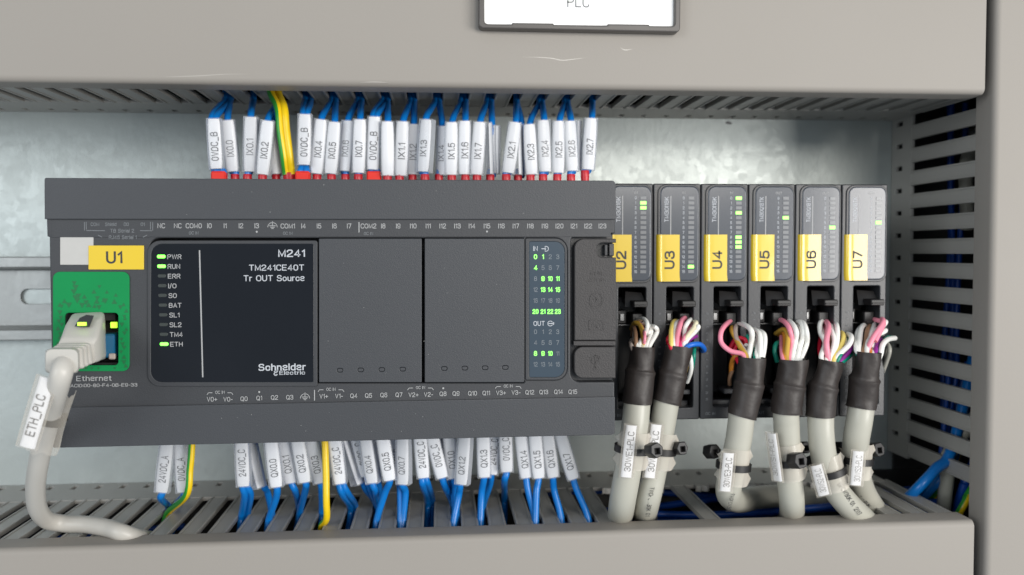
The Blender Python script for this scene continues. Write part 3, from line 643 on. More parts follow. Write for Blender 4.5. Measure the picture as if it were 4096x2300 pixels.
# ------------------------------------------------------------------ expansion modules
MW, MP, MX0 = 18.2, 18.55, 63.45
ZT, ZB, YM = 25.9, -64.5, 32.
def module(i, tag, model, io, lit, desc):
    X0 = MX0+i*MP; m = thing('expansion_module', desc, 'expansion module', (X0+MW/2, YP, ZB), 'expansion modules in a row')
    T = lambda p: (p[0]+X0, p[1]+YM, p[2]+ZB)
    def g(geo): return [T(v) for v in geo[0]], geo[1]
    def gp(ol, y0, y1, b, seg=2): return [T((v[0], v[1], v[2])) for v in plate(ol, y0, y1, b, seg)[0]], plate(ol, y0, y1, b, seg)[1]
    H = ZT-ZB
    def part(name, geofn, matk, key, par=None): 
        k = 'mod_'+key
        return mk(name, (g(geofn()) if k not in CACHE else None), matk, par or m, key=k)
    part('housing', lambda: plate([rr(0, MW, 0, H, .5), rr(5.1, 15.6, 4.6, 51, .6)], .6, 12, .4), 'module', 'front')
    part('housing_back', lambda: join(bbox(.3, MW-.3, 24, 70, .4, H-.4, .3), bbox(.3, 5.1, 11.9, 24.1, .4, H-.4, .1), bbox(15.6, MW-.3, 11.9, 24.1, .4, H-.4, .1), bbox(5.1, 15.6, 11.9, 24.1, 51, H-.4, .1), bbox(5.1, 15.6, 11.9, 24.1, .4, 4.6, .1)), 'black', 'back')
    part('lens_frame', lambda: plate([rr(1.5, 18.0, 52.6, H-.3, 3.3), rr(2.5, 17.3, 53.6, H-1.1, 2.7)], .1, .8, .25), 'module', 'frame')
    ln = part('lens', lambda: plate([rr(2.3, 17.5, 53.4, H-.9, 2.9)], -.15, 1, .5, 3), 'lens', 'lens')
    for k in range(16):
        z = 84.9-1.863*k; on = k in lit
        mk('light_window', g(plate([rr(-1.15, 1.15, -.62, .62, .15)], -.06, .05, .04, 1)) if ('cell%d' % on) not in CACHE else None, 'cell_on' if on else 'cell_off', ln, key='cell%d' % on, off=None) if False else None
        ck = 'cell%d' % on
        if ck not in CACHE:
            V, F = plate([rr(-1.15, 1.15, -.62, .62, .15)], -.3, -.12, .05, 1); CACHE[ck] = mesh_of('light_window', V, F, 'cell_on' if on else 'cell_off')
        link('light_window', CACHE[ck], ln, Vector((X0+14.35, YM, ZB+z))-org(ln))
        text(str(k), T((11.4, -.2, z)), 1.05, 'print_bright', ln, sx=.85, key='mod_num%d' % k)
    text(io, T((11.5, -.2, 86.9)), .9, 'print', ln, key='mod_io'+io)
    text(model, T((4.8, -.2, 80.6)), 1.6, 'print_bright', ln, right=(0, 0, 1), up=(-1, 0, 0), width=9.6, key='mod_'+model)
    mk('divider', g(box(6.25, 6.6, -.2, -.16, 71, 85.7)) if 'mod_div' not in CACHE else None, 'print', ln, key='mod_div')
    # sticker wraps the rounded left edge of the lens
    if 'mod_tag' not in CACHE:
        prof = [(.9, 1.1), (1.0, .55), (1.35, .0), (1.8, -.42), (2.2, -.58), (2.6, -.56), (3.1, -.44), (3.6, -.50), (5, -.46), (7, -.41), (8.6, -.34), (9.9, -.30)]
        V = []; F = []
        for x, y in prof:
            for z in (53.2, 56, 60, 64, 68, 71): V.append(T((x+(.25 if z < 54 else 0), y+.012*math.sin(z*1.3+x), z)))
        for a_ in range(len(prof)-1):
            for b_ in range(5): F.append((a_*6+b_, (a_+1)*6+b_, (a_+1)*6+b_+1, a_*6+b_+1))
    stk = mk('yellow_sticker', (V, F) if 'mod_tag' not in CACHE else None, 'yellow_tag', m, key='mod_tag', ang=70)
    text(tag, T((6.0 if i else 5.9, -.6, 61.4)), 3.7, 'ink', stk, right=(0, 0, 1), up=(-1, 0, 0), width=6.9, bold=.008)
    # latch, header and pillar legend
    r0 = lambda px, py, Y: at(px, py, Y)-Vector((82.0, YM, ZB))
    def latch():
        a = [r0(2667, 1200, 52), r0(2735, 1204, 52), r0(2735, 1150, 52), r0(2667, 1150, 52)]
        b = [r0(2690, 1226, 34), r0(2778, 1222, 34), r0(2755, 1170, 36), r0(2690, 1165, 38)]
        c = [r0(2729, 1228, 28), r0(2784, 1226, 28), r0(2784, 1203, 28), r0(2729, 1203, 28)]
        g1 = loft([a, b]); x0_, x1_ = c[0].x, c[1].x
        return join(g1, bbox(x0_, x1_, c[0].y, c[0].y+7, c[0].z, c[2].z, .3), bbox(x0_+.3, x1_-.6, c[0].y-.5, c[0].y+1, c[0].z+.7, c[0].z+1.1, .1))
    part('latch', latch, 'black', 'latch')
    part('header', lambda: join(bbox(5.6, 15.2, 14, 24, 8, 47, .4), bbox(6.0, 9.8, 8.5, 15, 36.5, 41.8, .3), bbox(5.8, 7.3, 10, 15, 10, 37, .2)), 'black', 'header')
    part('metal_clip', lambda: join(bbox(7.2, 8.9, 7.7, 8.6, 37.6, 40.6, .2), bbox(6.0, 15.0, 9.0, 9.4, 35.8, 36.2, .1)), 'clip', 'clip')
    for k in range(14): text(str(k), T((2.5, .35, 40.8-2.55*k)), .85, 'print_dim', m, right=(0, 0, 1), up=(-1, 0, 0), key='mod_pin%d' % k, name='pin_number')
    part('bottom_ledge', lambda: join(bbox(10.2, 15.4, 3, 12, 9.2, 11.2, .3), bbox(5.4, 15.4, 6, 12, 4.4, 6.5, .3)), 'module', 'ledge')
    text('DC IN' if io == 'IN' else 'DC OUT', T((3.9, .15, 2.2)), 1.1, 'print_dim', m, key='mod_bt'+io)
    return m
module(0, 'U2', 'TM3DI16K', 'IN', {1, 2}, 'dark module with a U2 sticker, half tucked behind the controller edge')
module(1, 'U3', 'TM3DI16K', 'IN', {14}, 'dark module with a U3 sticker and one lit window near its bottom')
module(2, 'U4', 'TM3DI16K', 'IN', {0, 3, 8, 9, 10}, 'dark module with a U4 sticker and five lit windows')
module(3, 'U5', 'TM3DQ16TK', 'OUT', {4}, 'dark module with a U5 sticker and one bright green window')
module(4, 'U6', 'TM3DQ16TK', 'OUT', {6}, 'dark module with a U6 sticker, second from the right duct')
module(5, 'U7', 'TM3DQ16TK', 'OUT', {5}, 'dark module with a U7 sticker and glare on its lens, beside the right duct')

# ------------------------------------------------------------------ wires, markers, ferrules
def into_slot(p, off, dx=.9):
    c = round((p.x-off)/PITCHD)*PITCHD+off; p.x = max(c-dx, min(c+dx, p.x)); return p
def card(parent, bot, top, Y, txt, width=4.9, twist=0., length=None, cap=2.05, matk='paper', tx=.78, thick=4.6, taper=.86, name='marker_sleeve', inkk='ink', tpos=0., twid=None, sw=.32, smat='clear', bold=0.):
    """clear sleeve with a printed card; bot/top are pixel centres of the card"""
    b, t = at(*bot, Y), at(*top, Y); u = (t-b)
    if length is None: length = u.length
    u.normalize(); t = b+u*length; c = (b+t)/2
    yv = Vector((0, 1, 0)); wv = u.cross(yv).normalized()*-1
    wv = (yv.cross(u)*-1).normalized(); wv = u.cross(-yv).normalized()*-1
    if wv.x < 0: wv = -wv
    nv = wv.cross(u).normalized()*-1
    if nv.y > 0: nv = -nv
    rot = Matrix.Rotation(R(twist), 3, u); wv = rot @ wv; nv = rot @ nv
    L_ = length/2; hw = width/2
    def secs(hw, th, L_, y0, tp):
        S_ = []
        for f in (-1, -.82, -.3, .3, .82, 1):
            k = tp if abs(f) == 1 else (1 if abs(f) < .5 else .97)
            w_ = hw*k; loop = []
            for a, d in ((-1, .35), (-.8, .06), (0, 0), (.8, .06), (1, .35), (1, th-.5), (.6, th), (-.6, th), (-1, th-.5)):
                loop.append(c+u*(f*L_)+wv*(a*w_)-nv*(d+y0))
            S_.append(loop)
        return S_
    V, F = loft(secs(hw+sw, thick, L_+.35, -.25, .97)); F = F[:-2]
    sl = mk(name, (V, F), smat, parent, ang=30)
    CV, CF = [], []
    fs = (-1, -.8, -.3, .3, .8, 1)
    for f in fs:
        k = taper if abs(f) == 1 else (.96 if abs(f) == .8 else 1)
        for a, d in ((-1, .85), (-.92, .30), (-.6, .08), (0, 0), (.6, .08), (.92, .30), (1, .85)): CV.append(c+u*(f*L_)+wv*(a*hw*k)-nv*d)
    for i in range(5):
        for j in range(6): CF.append((i*7+j, i*7+j+1, (i+1)*7+j+1, (i+1)*7+j))
    cdo = mk('marker_card', (CV, CF), matk, sl, ang=60)
    if txt: text(txt, c+u*tpos+nv*.1+wv*.0, cap, inkk, sl, right=u, up=-wv, sx=tx, width=twid, bold=bold)
    return c, u, wv, nv, length
def ferrule(parent, px, Y, ztop=None, twin=False, y=697, wide=1.):
    c = at(px, y, Y); 
    if twin:
        V, F = bbox(c.x-2.75, c.x+2.75, Y-1.9, Y+1.9, c.z-7, c.z+.6, .6); mk('ferrule', (V, F), 'red_bright', parent)
    else:
        r_ = 1.65*wide
        p = [Vector((c.x, Y, c.z-7)), Vector((c.x, Y, c.z-2.2)), Vector((c.x, Y, c.z-.2)), Vector((c.x, Y, c.z+.1))]
        mk('ferrule', tube(p, lambda t: r_*(.82 if t < .2 else 1.0 if t < .9 else .9), 14), 'red', parent)
def wire_obj(name, label, group, pts, r=1.12, m='blue', stripe=None, cat='wire', n=7):
    path = spline(pts, n); base = path[0]
    o = thing(name, label, cat, base, group)
    V, F = tube(path, r, 12)
    if stripe is None: mk('insulation', (V, F), m, o)
    else:
        mi = []
        for f in F:
            if len(f) > 4: mi.append(0); continue
            k = f[0] % 12; mi.append(1 if k in stripe else 0)
        mk('insulation', (V, F), [m, 'earth_green'], o, mi=mi)
    return o
ORD = ['first', 'second', 'third', 'fourth']
GU = 'blue wires from the upper duct to the controller'
upper = [ # tag, top, bottom, ferrule x, slot x, Y, twist, twin, second wire, card material
 ('0VDC_B', (852, 475), (863, 674), 877, 903, 38, 0, 1, 'leftmost blue wire above the controller, tagged 0VDC_B'),
 ('IX0.0', (909, 481), (929, 685), 940, 921, 41, 4, 0, ''),
 ('IX0.1', (1001, 468), (998, 685), 990, 1006, 39, 0, 0, ''),
 ('IX0.2', (1069, 483), (1048, 696), 1050, 1104, 37, 0, 0, ''),
 (None, (1094, 490), (1112, 694), 1104, 1108, 43, 18, 0, 'blue wire half hidden behind the yellow pair, tag text out of sight'),
 ('0VDC_B', (1218, 457), (1215, 658), 1212, 1231, 36, 0, 1, 'blue wire tagged 0VDC_B just right of the yellow pair'),
 ('IX0.4', (1283, 478), (1264, 693), 1268, 1318, 38, 0, 0, ''),
 ('IX0.5', (1337, 488), (1321, 693), 1326, 1343, 38, 0, 0, ''),
 ('IX0.6', (1390, 483), (1374, 682), 1382, 1424, 40, -22, 0, ''),
 ('IX0.7', (1439, 478), (1433, 690), 1433, 1446, 37, 0, 0, ''),
 ('0VDC_B', (1497, 467), (1490, 677), 1497, 1528, 38, 0, 1, 'blue wire tagged 0VDC_B between the IX0.7 wire and a blank looking tag'),
 (None, (1550, 486), (1552, 701), 1550, 1550, 36, 7, 0, 'blue wire whose tag is washed out blank, left of IX1.1'),
 ('IX1.1', (1611, 486), (1603, 701), 1598, 1643, 37, 3, 0, ''),
 ('IX1.2', (1654, 497), (1651, 696), 1650, 1661, 40, -8, 0, ''),
 ('IX1.3', (1701, 478), (1688, 685), 1700, 1738, 36, -26, 0, ''),
 ('IX1.4', (1768, 505), (1762, 698), 1756, 1756, 40, -34, 0, ''),
 ('IX1.5', (1807, 489), (1805, 698), 1807, 1843, 38, 0, 0, ''),
 ('IX1.6', (1860, 484), (1859, 696), 1862, 1866, 38, 0, 0, ''),
 ('IX1.7', (1919, 488), (1906, 697), 1908, 1948, 37, 0, 0, ''),
 (None, (1966, 494), (1972, 696), 1961, 1966, 40, 80, 0, 'blue wire in a clear sleeve seen edge on, right of IX1.7'),
 ('IX2.1', (2061, 489), (2034, 690), 2025, 2066, 37, 0, 0, ''),
 (None, (2085, 500), (2089, 698), 2072, 2078, 41, 72, 0, 'blue wire with an edge on clear sleeve between IX2.1 and IX2.3'),
 ('IX2.3', (2118, 497), (2128, 696), 2122, 2158, 38, 0, 0, ''),
 ('IX2.4', (2175, 481), (2184, 685), 2172, 2175, 38, 5, 0, ''),
 ('IX2.5', (2237, 484), (2234, 690), 2229, 2260, 38, 0, 0, ''),
 ('IX2.6', (2282, 484), (2292, 682), 2284, 2278, 38, 6, 0, ''),
 ('IX2.7', (2366, 473), (2354, 677), 2340, 2373, 38, 0, 0, '')]
NTH = ['next', 'second', 'third', 'fourth', 'fifth', 'sixth', 'seventh', 'eighth', 'ninth', 'tenth']
def up_label(i, tag):
    if i < 5: return 'blue wire tagged %s, %s wire from the left end of the upper row' % (tag, NTH[i])
    if i < 11: return 'blue wire tagged %s, %s to the right of the yellow pair above the controller' % (tag, NTH[i-5])
    if i < 19: return 'blue wire tagged %s, %s to the right of the washed out blank tag' % (tag, NTH[i-12])
    return 'blue wire tagged %s, %s from the right end of the upper row' % (tag, ['last', 'second', 'third', 'fourth', 'fifth', 'sixth', 'seventh'][26-i])
for iu, (tag, top, bot, fx, sx_, Y, tw, twin, lab) in enumerate(upper):
    lab = lab or up_label(iu, tag)
    sy = 392+(sx_-1000)*.008; Yw = Y+2.3
    t3, b3 = at(top[0]+2, top[1], Yw), at(bot[0]+1, bot[1], Yw); wl = atz(sx_, sy, ZU)
    wl.y = max(40., min(72., wl.y)); into_slot(wl, .5, .5 if twin else .9); f3 = at(fx, 697, Y)
    dxs = (-1.15, 1.15) if twin else (0,)
    for j, dx in enumerate(dxs):
        d = Vector((dx, 0, 0)); d2 = Vector((dx*.9, j*.8, 0))
        pts = [f3+d+Vector((0, 1, -2)), f3+d+Vector((0, 1.2, 1.2)), b3+d*.6, b3.lerp(t3, .5)+d*.5, t3+d*.6, t3.lerp(wl, .55)+d2, wl+d2, wl+d2+Vector((0, 3, 12)), wl+d2+Vector((4, 6, 26))]
        o = wire_obj('blue_wire', lab if j == 0 else 'second blue wire of the bright red twin ferrule %s' % {852: 'at the left end', 1218: 'by the yellow pair', 1497: 'by the blank tag'}[top[0]], GU, pts, 1.28)
        if j == 0: owner = o
    card(owner, bot, top, Y-.6, tag, twist=tw, cap=2.6, inkk='ink_grey' if Y > 39.5 or tag in ('IX0.1', 'IX0.6') else 'ink_soft', width=4.7, tpos=-1.0, twid=6.1 if tag and len(tag) < 6 else 10.6)
    ferrule(owner, fx, Y+1, twin=bool(twin), y=692 if twin else (683 if tag == 'IX2.7' else 698))
# loose clear sleeves seen edge on
for (px, y0, y1, dx) in ((1985, 505, 692, 6), (1998, 506, 694, 2), (2323, 485, 680, 4)):
    o = thing('spare_sleeve', {1985: 'empty clear marker sleeve standing behind the wires left of IX2.1', 1998: 'narrow clear sleeve just left of the IX2.1 tag', 2323: 'clear marker sleeve seen edge on between IX2.6 and IX2.7'}[px], 'marker sleeve', at(px, y1, 42), 'loose clear sleeves')
    card(o, (px+dx, y1), (px, y0), 42, None, twist=70, width=4.4)
GY = 'yellow and green earth wires'
for j, (xa, xm, xb, lb_) in enumerate(((1108, 1118, 1143, 'yellow wire with a green stripe, left one of the pair entering the top duct'), (1134, 1142, 1166, 'plain looking yellow earth wire, right one of the pair in the top duct'))):
    wl = atz(xa, 385, ZU); wl.y = 48+j*2
    pts = [at(xb+3, 700, 40), at(xb, 684, 40), at(xb-8, 620, 38), at(xm+3, 520, 38), at(xm-6, 430, 40), wl, wl+Vector((-1, 4, 14)), wl+Vector((-3, 8, 28))]
    o = wire_obj('earth_wire', lb_, GY, pts, 1.45, 'yellow', stripe=(6, 7, 8) if j == 0 else (6,))
    if j == 0: ferrule(o, 1160, 41, y=692, wide=1.55)

GL = 'blue wires from the controller to the lower duct'
lower = [ # tag, top px, bottom px, Y, twist, extra path px (y>marker) , label, twin
 ('24VDC_A', (665, 1777), (643, 1970), 40, 0, [(637, 2000), (632, 2035)], 'leftmost blue wire under the controller, tagged 24VDC_A', 0),
 ('0VDC_A', (717, 1777), (730, 1970), 42, 0, [(728, 1990), (722, 2020)], 'blue wire tagged 0VDC_A beside the yellow green wire', 0),
 ('24VDC_C', (964, 1771), (972, 1946), 38, 0, [(984, 1990), (1002, 2060)], 'blue wire tagged 24VDC_C, alone left of the QX0.0 wire', 1),
 (None, (1012, 1771), (1050, 1946), 44, 60, [(1066, 1975), (1090, 2060)], 'blue wire in a clear sleeve passing behind the QX0.0 tag', 0),
 ('QX0.0', (1082, 1766), (1104, 1949), 36, 0, [(1100, 2000), (1082, 2080)], '', 0),
 ('QX0.1', (1133, 1766), (1161, 1933), 39, 0, [(1178, 1970), (1196, 2030)], '', 0),
 ('QX0.2', (1189, 1766), (1218, 1930), 37, 0, [(1220, 1960), (1206, 2050)], '', 0),
 ('QX0.3', (1244, 1763), (1279, 1933), 40, 0, [(1284, 1970), (1288, 2050)], '', 0),
 ('24VDC_C', (1337, 1760), (1359, 1936), 37, 0, [(1378, 1985), (1428, 2030)], 'blue wire tagged 24VDC_C directly right of the yellow wire', 1),
 (None, (1396, 1760), (1449, 1930), 45, 55, [(1464, 1965), (1500, 2020)], 'blue wire without readable tag left of the QX0.4 tag', 0),
 ('0VDC_C', (1428, 1760), (1465, 1904), 42, 0, [(1480, 1960), (1510, 2030)], 'blue wire whose 0VDC_C tag hides behind the QX0.4 tag', 0),
 ('QX0.4', (1459, 1758), (1486, 1933), 38, -18, [(1500, 1970), (1512, 2030)], '', 0),
 (None, (1496, 1757), (1510, 1930), 45, 65, [(1516, 1965), (1517, 2040)], 'blue wire squeezed between the QX0.4 and QX0.5 tags', 0),
 ('QX0.5', (1531, 1754), (1558, 1922), 36, 3, [(1540, 1975), (1512, 2080)], '', 0),
 ('QX0.6', (1572, 1754), (1590, 1905), 42, 0, [(1600, 1970), (1602, 2080)], 'blue wire tagged QX0.6, mostly hidden behind the QX0.7 tag', 0),
 ('QX0.7', (1606, 1752), (1607, 1938), 37, -22, [(1621, 1975), (1612, 2080)], '', 0),
 ('24VDC_C', (1680, 1752), (1694, 1912), 38, 0, [(1702, 1950), (1726, 2008)], 'blue wire tagged 24VDC_C to the right of QX0.7', 1),
 ('0VDC_C', (1728, 1751), (1769, 1912), 39, 0, [(1780, 1950), (1800, 2020)], 'blue wire tagged 0VDC_C to the left of QX1.0', 0),
 (None, (1770, 1750), (1800, 1914), 45, 50, [(1812, 1960), (1822, 2050)], 'blue wire with hidden tag behind QX1.0', 0),
 ('QX1.0', (1797, 1750), (1815, 1914), 41, 0, [(1822, 1960), (1826, 2060)], '', 0),
 ('QX1.2', (1855, 1749), (1842, 1938), 36, -24, [(1836, 1985), (1814, 2085)], '', 0),
 ('QX1.3', (1933, 1745), (1938, 1910), 37, 0, [(1928, 1975), (1920, 2075)], '', 0),
 ('24VDC_C', (1980, 1744), (1967, 1898), 41, 0, [(1962, 1940), (1948, 2030)], 'blue wire whose 24VDC_C tag sits half behind QX1.3', 0),
 ('0VDC_C', (2022, 1743), (2028, 1888), 38, 0, [(2020, 1930), (2018, 1990)], 'blue wire tagged 0VDC_C between QX1.3 and QX1.4', 0),
 ('QX1.4', (2085, 1740), (2106, 1912), 38, 0, [(2115, 1970), (2120, 2080)], '', 0),
 ('QX1.5', (2141, 1740), (2157, 1913), 37, 0, [(2148, 1975), (2133, 2085)], '', 0),
 ('QX1.6', (2190, 1739), (2214, 1910), 38, 0, [(2220, 1970), (2222, 2070)], '', 0),
 ('QX1.7', (2242, 1738), (2295, 1917), 39, 0, [(2310, 1965), (2323, 2070)], '', 0)]
k_ = 0
def lo_label(i, tag):
    if i < 8: return 'blue wire tagged %s, %s one left of the straight yellow wire' % (tag, NTH[7-i])
    if i < 16: return 'blue wire tagged %s, %s one right of the straight yellow wire' % (tag, NTH[i-8])
    return 'blue wire tagged %s, %s from the right end of the lower row' % (tag, ['last', 'second', 'third', 'fourth', 'fifth', 'sixth', 'seventh', 'eighth', 'ninth', 'tenth', 'eleventh', 'twelfth'][27-i])
for il, (tag, top, bot, Y, tw, ex, lab, twin) in enumerate(lower):
    lab = lab or lo_label(il, tag)
    t3, b3 = at(*top, Y), at(*bot, Y); u = (t3-b3).normalized(); tp3 = b3+u*21.5
    sw_ = Vector((0, 2.2, 0))
    last = atz(*ex[-1], ZL); last.y = max(34., min(76., last.y)); into_slot(last, -3.9, .3 if twin else .8) if il not in () else None; e1 = at(*ex[0], min(Y+3, last.y))
    mid = e1
    for j in range(2 if twin else 1):
        d = Vector((.95 if j else (-.95 if twin else 0), 1.6*j, 0))
        top4 = Vector((tp3.x+u.x*1.5, Y+2, tp3.z+1.5))
        pts = [top4+sw_+d, tp3+sw_+d*.8, (tp3+b3)/2+sw_+d*.7, b3+sw_+d*.7, mid+Vector((0, 2.0, 0))+d, last+d, last+d+Vector((-.4, -4, -8)), last+d+Vector((-2, -10, -17)), last+d+Vector((-6, -12, -30))]
        o = wire_obj('blue_wire', lab if j == 0 else 'companion blue wire sharing a sleeve with the 24VDC_C wire %s' % {964: 'left of QX0.0', 1337: 'right of the yellow wire', 1680: 'right of QX0.7'}[top[0]], GL, pts, 1.32)
        if j == 0: ow = o
    card(ow, bot, top, Y-.4, tag, twist=tw, length=21, cap=2.65, width=4.9, inkk='ink_soft', tpos=-1.6 if len(tag or '') > 5 else -3.2, twid={5: 6.9, 6: 8.8, 7: 10.2}.get(len(tag or ''), 5))
pts = [at(767, 1740, 38), at(767, 1790, 38), at(760, 1875, 38), at(746, 1980, 40)]
wl = into_slot(atz(712, 2050, ZL), -3.9, .6)
o = wire_obj('earth_wire', 'yellow green wire curving left into the lower duct beside the 0VDC_A tag', GY, pts+[wl, wl+Vector((-.8, -5, -6)), wl+Vector((-3, -12, -13)), wl+Vector((-12, -14, -22))], 1.3, 'yellow', stripe=(3, 4, 5, 6))
wl = into_slot(atz(1306, 2090, ZL), -3.9, .6)
o = wire_obj('earth_wire', 'bright yellow wire dropping straight into the lower duct right of QX0.3', GY, [at(1298, 1735, 38), at(1300, 1780, 37), at(1304, 1900, 35), at(1305, 2000, 34), at(1306, 2075, 36), wl+Vector((0, 0, -2)), wl+Vector((0, 3, -12))], 1.3, 'yellow', stripe=(5, 6))
# wires lying inside the ducts
rnd = random.Random(11)
for i in range(16):
    z = -112-rnd.uniform(0, 26); y = rnd.uniform(46, 100); ph = rnd.uniform(0, 6)
    pts = [Vector((x, y+5*math.sin(x/40+ph), z+2.2*math.sin(x/27+ph*2))) for x in range(40, 221, 20)]
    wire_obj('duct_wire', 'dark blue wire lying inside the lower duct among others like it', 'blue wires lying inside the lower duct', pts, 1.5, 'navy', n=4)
for i in range(7):
    z = -116-rnd.uniform(0, 22); y = rnd.uniform(50, 95); ph = rnd.uniform(0, 6)
    pts = [Vector((x, y+4*math.sin(x/40+ph), z+2*math.sin(x/27+ph*2))) for x in range(-230, -90, 20)]
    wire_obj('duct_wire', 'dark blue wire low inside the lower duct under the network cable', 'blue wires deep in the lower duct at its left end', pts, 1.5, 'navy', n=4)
for i in range(5):
    x = 232+rnd.uniform(0, 34); y = rnd.uniform(84, 102); ph = rnd.uniform(0, 6)
    pts = [Vector((x+3*math.sin(z/30+ph), y+3*math.sin(z/36+ph), z)) for z in range(-92, 82, 20)]
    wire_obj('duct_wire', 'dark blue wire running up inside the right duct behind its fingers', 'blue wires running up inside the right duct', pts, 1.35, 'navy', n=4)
# corner wires at the lower right
def cw(name, label, pts, r, m, stripe=None, cat='wire'): return wire_obj(name, label, None, pts, r, m, stripe, cat)
B4 = lambda zx, zy, Y: at(3072+zx/1.883, 1532+zy/1.883, Y)
cw('blue_wire', 'thick blue wire bending from the right duct into the lower duct at the corner', [Vector((236, 70, -40)), B4(1390, 480, 62), B4(1260, 650, 58), B4(1150, 770, 56), B4(1060, 860, 60), B4(960, 960, 70), B4(860, 1040, 80), B4(760, 1090, 85)], 2.3, 'blue')
cw('blue_wire', 'thinner blue wire beneath the thick blue one at the duct corner', [Vector((240, 74, -40)), B4(1420, 520, 72), B4(1310, 700, 68), B4(1230, 800, 70), B4(1130, 900, 76), B4(1000, 1000, 84), B4(860, 1100, 90)], 1.7, 'blue')
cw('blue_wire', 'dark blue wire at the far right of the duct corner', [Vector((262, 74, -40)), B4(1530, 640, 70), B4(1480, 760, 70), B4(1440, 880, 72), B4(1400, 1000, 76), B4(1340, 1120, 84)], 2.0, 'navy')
for i in range(6):
    q = i*9; yq = 74+i*3
    wire_obj('duct_wire', 'thin dark blue wire bunched behind the thick blue one at the duct corner', 'thin dark blue wires at the duct corner',
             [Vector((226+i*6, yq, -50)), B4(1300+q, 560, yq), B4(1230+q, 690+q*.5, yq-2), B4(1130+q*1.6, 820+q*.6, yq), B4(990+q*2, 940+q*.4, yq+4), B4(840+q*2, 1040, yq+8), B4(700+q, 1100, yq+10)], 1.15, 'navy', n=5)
cw('earth_wire', 'short yellow green wire between blue wire and grey cable at the corner', [Vector((250, 80, -50)), B4(1420, 560, 82), B4(1340, 720, 78), B4(1260, 840, 78), B4(1160, 960, 82), B4(1060, 1060, 88)], 1.5, 'yellow', stripe=(3, 4, 5))
cw('earth_wire', 'yellow green wire at the extreme right of the duct corner', [Vector((268, 60, -45)), B4(1560, 760, 60), B4(1500, 870, 58), B4(1450, 960, 58), B4(1390, 1060, 62), B4(1320, 1150, 70)], 1.6, 'yellow', stripe=(4, 5, 6, 7))
cw('grey_cable', 'grey cable dropping straight down inside the corner of the ducts', [Vector((250, 62, 20)), Vector((250, 62, -40)), B4(1372, 520, 66), B4(1350, 700, 66), B4(1330, 880, 68), B4(1320, 1000, 72), B4(1300, 1120, 80)], 3.0, 'grey_cable', cat='cable')
cw('grey_cable', 'grey cable looping near the top inside the right duct', [Vector((280, 70, 70)), atx(3072+1560/1.883, 1010/1.883, 250)+Vector((0, 0, 0)), Vector((246, 66, 58)), Vector((238, 70, 52)), Vector((236, 80, 40)), Vector((240, 85, 10))], 3.0, 'grey_cable', cat='cable')

